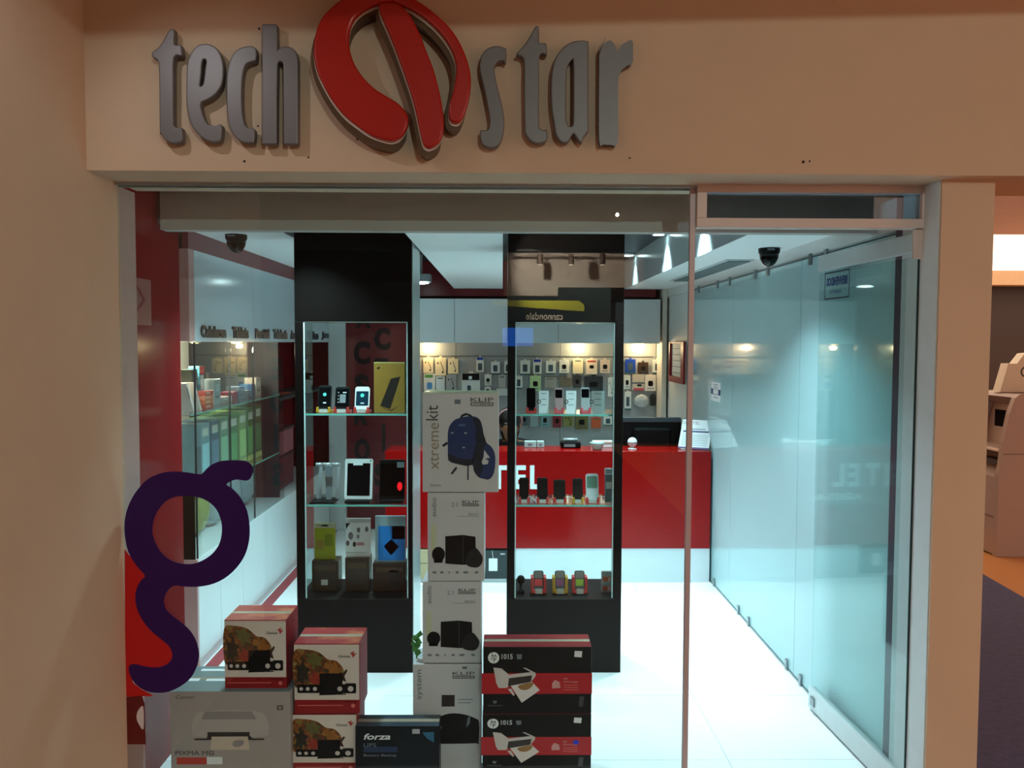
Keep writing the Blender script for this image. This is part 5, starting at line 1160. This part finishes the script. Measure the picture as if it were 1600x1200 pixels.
# ------------------------------------------------------------------ cash machine in the side passage
m_atm = mk('cream_atm_shell', (172, 150, 138), .4, noise=.03); m_atmd = mk('atm_seam_grey', (120, 104, 98), .5); m_atmk = mk('atm_keypad', (74, 66, 66), .5)  # shell, seam line and keypad colours
AX, AY0, AY1 = 3.85, 6.33, 6.92
am = thing('cash_machine', 'cream cash machine against the dark wall of the side passage', 'cash machine', (AX + .35, (AY0 + AY1) / 2, 0))
prof = [(AX, 0), (AX, .64), (AX + .015, .72), (AX + .03, .90), (AX + .07, 1.12), (AX + .11, 1.24), (AX + .15, 1.27), (AX + .75, 1.27), (AX + .75, 0)]
MB().prism([(x, AY0, z) for x, z in prof], (0, .05, 0)).build('side_cheek', m_atm, am)
MB().prism([(x, AY1 - .05, z) for x, z in prof], (0, .05, 0)).build('side_cheek', m_atm, am)
MB().prism([(x, AY0 + .05, z) for x, z in [(AX + .004, .01), (AX + .004, .62), (AX + .10, .66), (AX + .22, .80), (AX + .05, .815), (AX + .05, .835), (AX + .2, .85), (AX + .26, 1.17), (AX + .13, 1.24), (AX + .15, 1.265), (AX + .74, 1.265), (AX + .74, .01)]], (0, AY1 - AY0 - .1, 0)).build('body', m_atm, am)
box('screen', m_scr, am, AX + .225, AX + .235, AY0 + .14, AY1 - .14, .90, 1.12)
box('keypad', m_atmk, am, AX + .07, AX + .17, AY0 + .12, AY1 - .2, .70, .74)
box('shelf_lip', mk('pale_lip', (226, 206, 190), .4), am, AX + .02, AX + .06, AY0 + .05, AY1 - .05, .815, .835, .004)
box('front_seam', m_atmd, am, AX - .002, AX + .004, AY0 + .05, AY1 - .05, .30, .308)
box('side_seam', m_atmd, am, AX + .03, AX + .74, AY0 - .002, AY0 + .002, .80, .808)
box('kick_base', m_atmk, am, AX + .02, AX + .73, AY0 + .02, AY1 - .02, -.001, .012)
tp = [(AX + .14, 1.27), (AX + .20, 1.50), (AX + .27, 1.50), (AX + .33, 1.58), (AX + .75, 1.62), (AX + .75, 1.27)]
tb = MB().prism([(x, AY0 + .25, z) for x, z in tp], (0, .1, 0)).build('sign_topper', mk('cream_topper', (226, 214, 190), .5), am)
text('topper_lettering', 'CAJERO', front(AY0 + .25), (AX + .30, 1.36, AX + .74, 1.48), mk('dark_olive_ink', (60, 54, 44), .5), am, .0005, .001)
# ------------------------------------------------------------------ person behind the counter
def skin(name, verts, edges, radii, mat, parent, sub=2, root=0):
    me = bpy.data.meshes.new(name); me.from_pydata(verts, edges, [])
    o = bpy.data.objects.new(name, me); COL.objects.link(o)
    o.modifiers.new('s', 'SKIN')
    for k, r in enumerate(radii):
        me.skin_vertices[0].data[k].radius = (r, r) if not isinstance(r, tuple) else r
        me.skin_vertices[0].data[k].use_root = (k == root)
    m = o.modifiers.new('d', 'SUBSURF'); m.levels = sub; m.render_levels = sub
    dg = bpy.context.evaluated_depsgraph_get(); nm = bpy.data.meshes.new_from_object(o.evaluated_get(dg))
    bpy.data.objects.remove(o); bpy.data.meshes.remove(me)
    return link(name, nm, mat, parent, True)
hc = V(799, 664, 6.42)
PX, PY, HZ = hc.x, 6.42, hc.z
pe = thing('person', 'dark-haired person in a black top sitting behind the counter, head bent', 'person', (PX, PY + .12, 0))
m_skin = mk('warm_skin', (176, 128, 96), .5, noise=.05); m_hair = mk('dark_hair', (26, 18, 16), .45, noise=.3, nscale=60); m_top = mk('black_top', (16, 16, 20), .8); m_trs = mk('dark_jeans', (30, 34, 48), .8)
sz = HZ - .165     # shoulder height
hz = HZ - .62      # hip height
vb = [(PX, PY + .14, hz), (PX, PY + .12, hz + .2), (PX, PY + .09, sz - .04), (PX, PY + .07, sz + .03), (PX - .005, PY + .04, HZ - .095), (PX - .01, PY, HZ - .03), (PX - .012, PY - .005, HZ + .06)]
eb = [(0, 1), (1, 2), (2, 3), (3, 4), (4, 5), (5, 6)]
rb = [(.15, .11), (.14, .10), (.15, .10), (.05, .05), (.052, .056), (.074, .088), (.066, .082)]
def limb(start, pts, rad):
    i0 = start
    for p, r in zip(pts, rad):
        vb.append(p); rb.append(r); eb.append((i0, len(vb) - 1)); i0 = len(vb) - 1
    return i0
hands = []
for s in (-1, 1):
    w_ = limb(2, [(PX + s * .17, PY + .09, sz - .03), (PX + s * .21, PY + .02, sz - .28), (PX + s * .14, PY - .22, ZD + .06), (PX + s * .10, PY - .31, ZD + .045)], [.055, .042, .028, .032])
    for q, (dx_, L) in enumerate(((-.028, .055), (-.010, .07), (.010, .075), (.028, .065))):
        limb(w_, [(PX + s * .10 + dx_, PY - .345, ZD + .045), (PX + s * .10 + dx_, PY - .345 - L * .55, ZD + .035), (PX + s * .10 + dx_, PY - .345 - L, ZD + .015)], [.0095, .0085, .0075])
    limb(w_, [(PX + s * .10 - s * .04, PY - .32, ZD + .04), (PX + s * .10 - s * .055, PY - .35, ZD + .022)], [.010, .009])
    limb(0, [(PX + s * .09, PY + .10, hz - .02), (PX + s * .11, PY - .22, hz - .02), (PX + s * .11, PY - .18, .10), (PX + s * .11, PY - .30, .035)], [.085, .06, .045, .035])
skin('body', vb, eb, rb, m_skin, pe, 2)
# face pieces, ears, hair
fy = PY - .085
MB().ball((PX - .012, fy - .008, HZ - .005), .016, (.8, 1.1, 1.3), 8).build('nose', m_skin, pe, True)
for s in (-1, 1):
    e = MB().ball((PX - .012 + s * .03, fy + .008, HZ + .018), .010, (1.2, .6, .6), 8).build('eye', mk('eye_white', (150, 140, 130), .4), pe, True)
    MB().ball((PX - .012 + s * .03, fy + .001, HZ + .018), .006, (1, .5, 1), 6).build('iris', m_hair, e, True)
    MB().ball((PX - .012 + s * .078, PY + .005, HZ), .022, (.4, .8, 1.3), 8).build('ear', m_skin, pe, True)
MB().ball((PX - .012, fy + .006, HZ - .05), .02, (1.2, .4, .4), 8).build('mouth', mk('lip_colour', (140, 78, 66), .5), pe, True)
MB().ball((PX - .012, PY + .022, HZ + .045), .098, (.95, 1.02, .98), 12).ball((PX - .012, PY + .065, HZ - .04), .075, (1.05, .7, 1.4), 10).build('hair', m_hair, pe, True)
MB().lathe((PX - .012, PY + .0, HZ + .03), [(.099, -.009), (.103, -.006), (.103, .006), (.099, .009)], 28, Vector((0, 1, .25))).build('headband', mk('pink_headband', (170, 120, 122), .5), pe, True)
vt_ = [(PX, PY + .14, hz - .06), (PX, PY + .12, hz + .2), (PX, PY + .09, sz - .03), (PX, PY + .07, sz + .035)]
et_ = [(0, 1), (1, 2), (2, 3)]; rt_ = [(.168, .13), (.158, .118), (.165, .115), (.07, .07)]
for s in (-1, 1):
    b0 = len(vt_); vt_ += [(PX + s * .175, PY + .09, sz - .03), (PX + s * .215, PY + .02, sz - .28), (PX + s * .165, PY - .14, ZD + .085)]
    rt_ += [.072, .056, .044]; et_ += [(2, b0), (b0, b0 + 1), (b0 + 1, b0 + 2)]
skin('black_top', vt_, et_, rt_, m_top, pe, 2, 1)
vj = [(PX, PY + .14, hz - .04)]; ej = []; rj = [(.165, .125)]
for s in (-1, 1):
    b0 = len(vj); vj += [(PX + s * .09, PY + .10, hz - .03), (PX + s * .11, PY - .22, hz - .02), (PX + s * .11, PY - .18, .12)]
    rj += [.10, .074, .06]; ej += [(0, b0), (b0, b0 + 1), (b0 + 1, b0 + 2)]
skin('trousers', vj, ej, rj, m_trs, pe, 2)
st_ = thing('stool', 'low round stool under the person behind the counter', 'stool', (PX, PY + .14, 0))
MB().cyl((PX, PY + .14, hz - .21), (PX, PY + .14, hz - .165), .19, n=28).build('seat', m_black, st_)
MB().cyl((PX, PY + .14, .03), (PX, PY + .14, hz - .21), .025).build('column', m_steel, st_)
MB().cyl((PX, PY + .14, 0), (PX, PY + .14, .03), .18, .06, 24).build('foot', m_steel, st_)
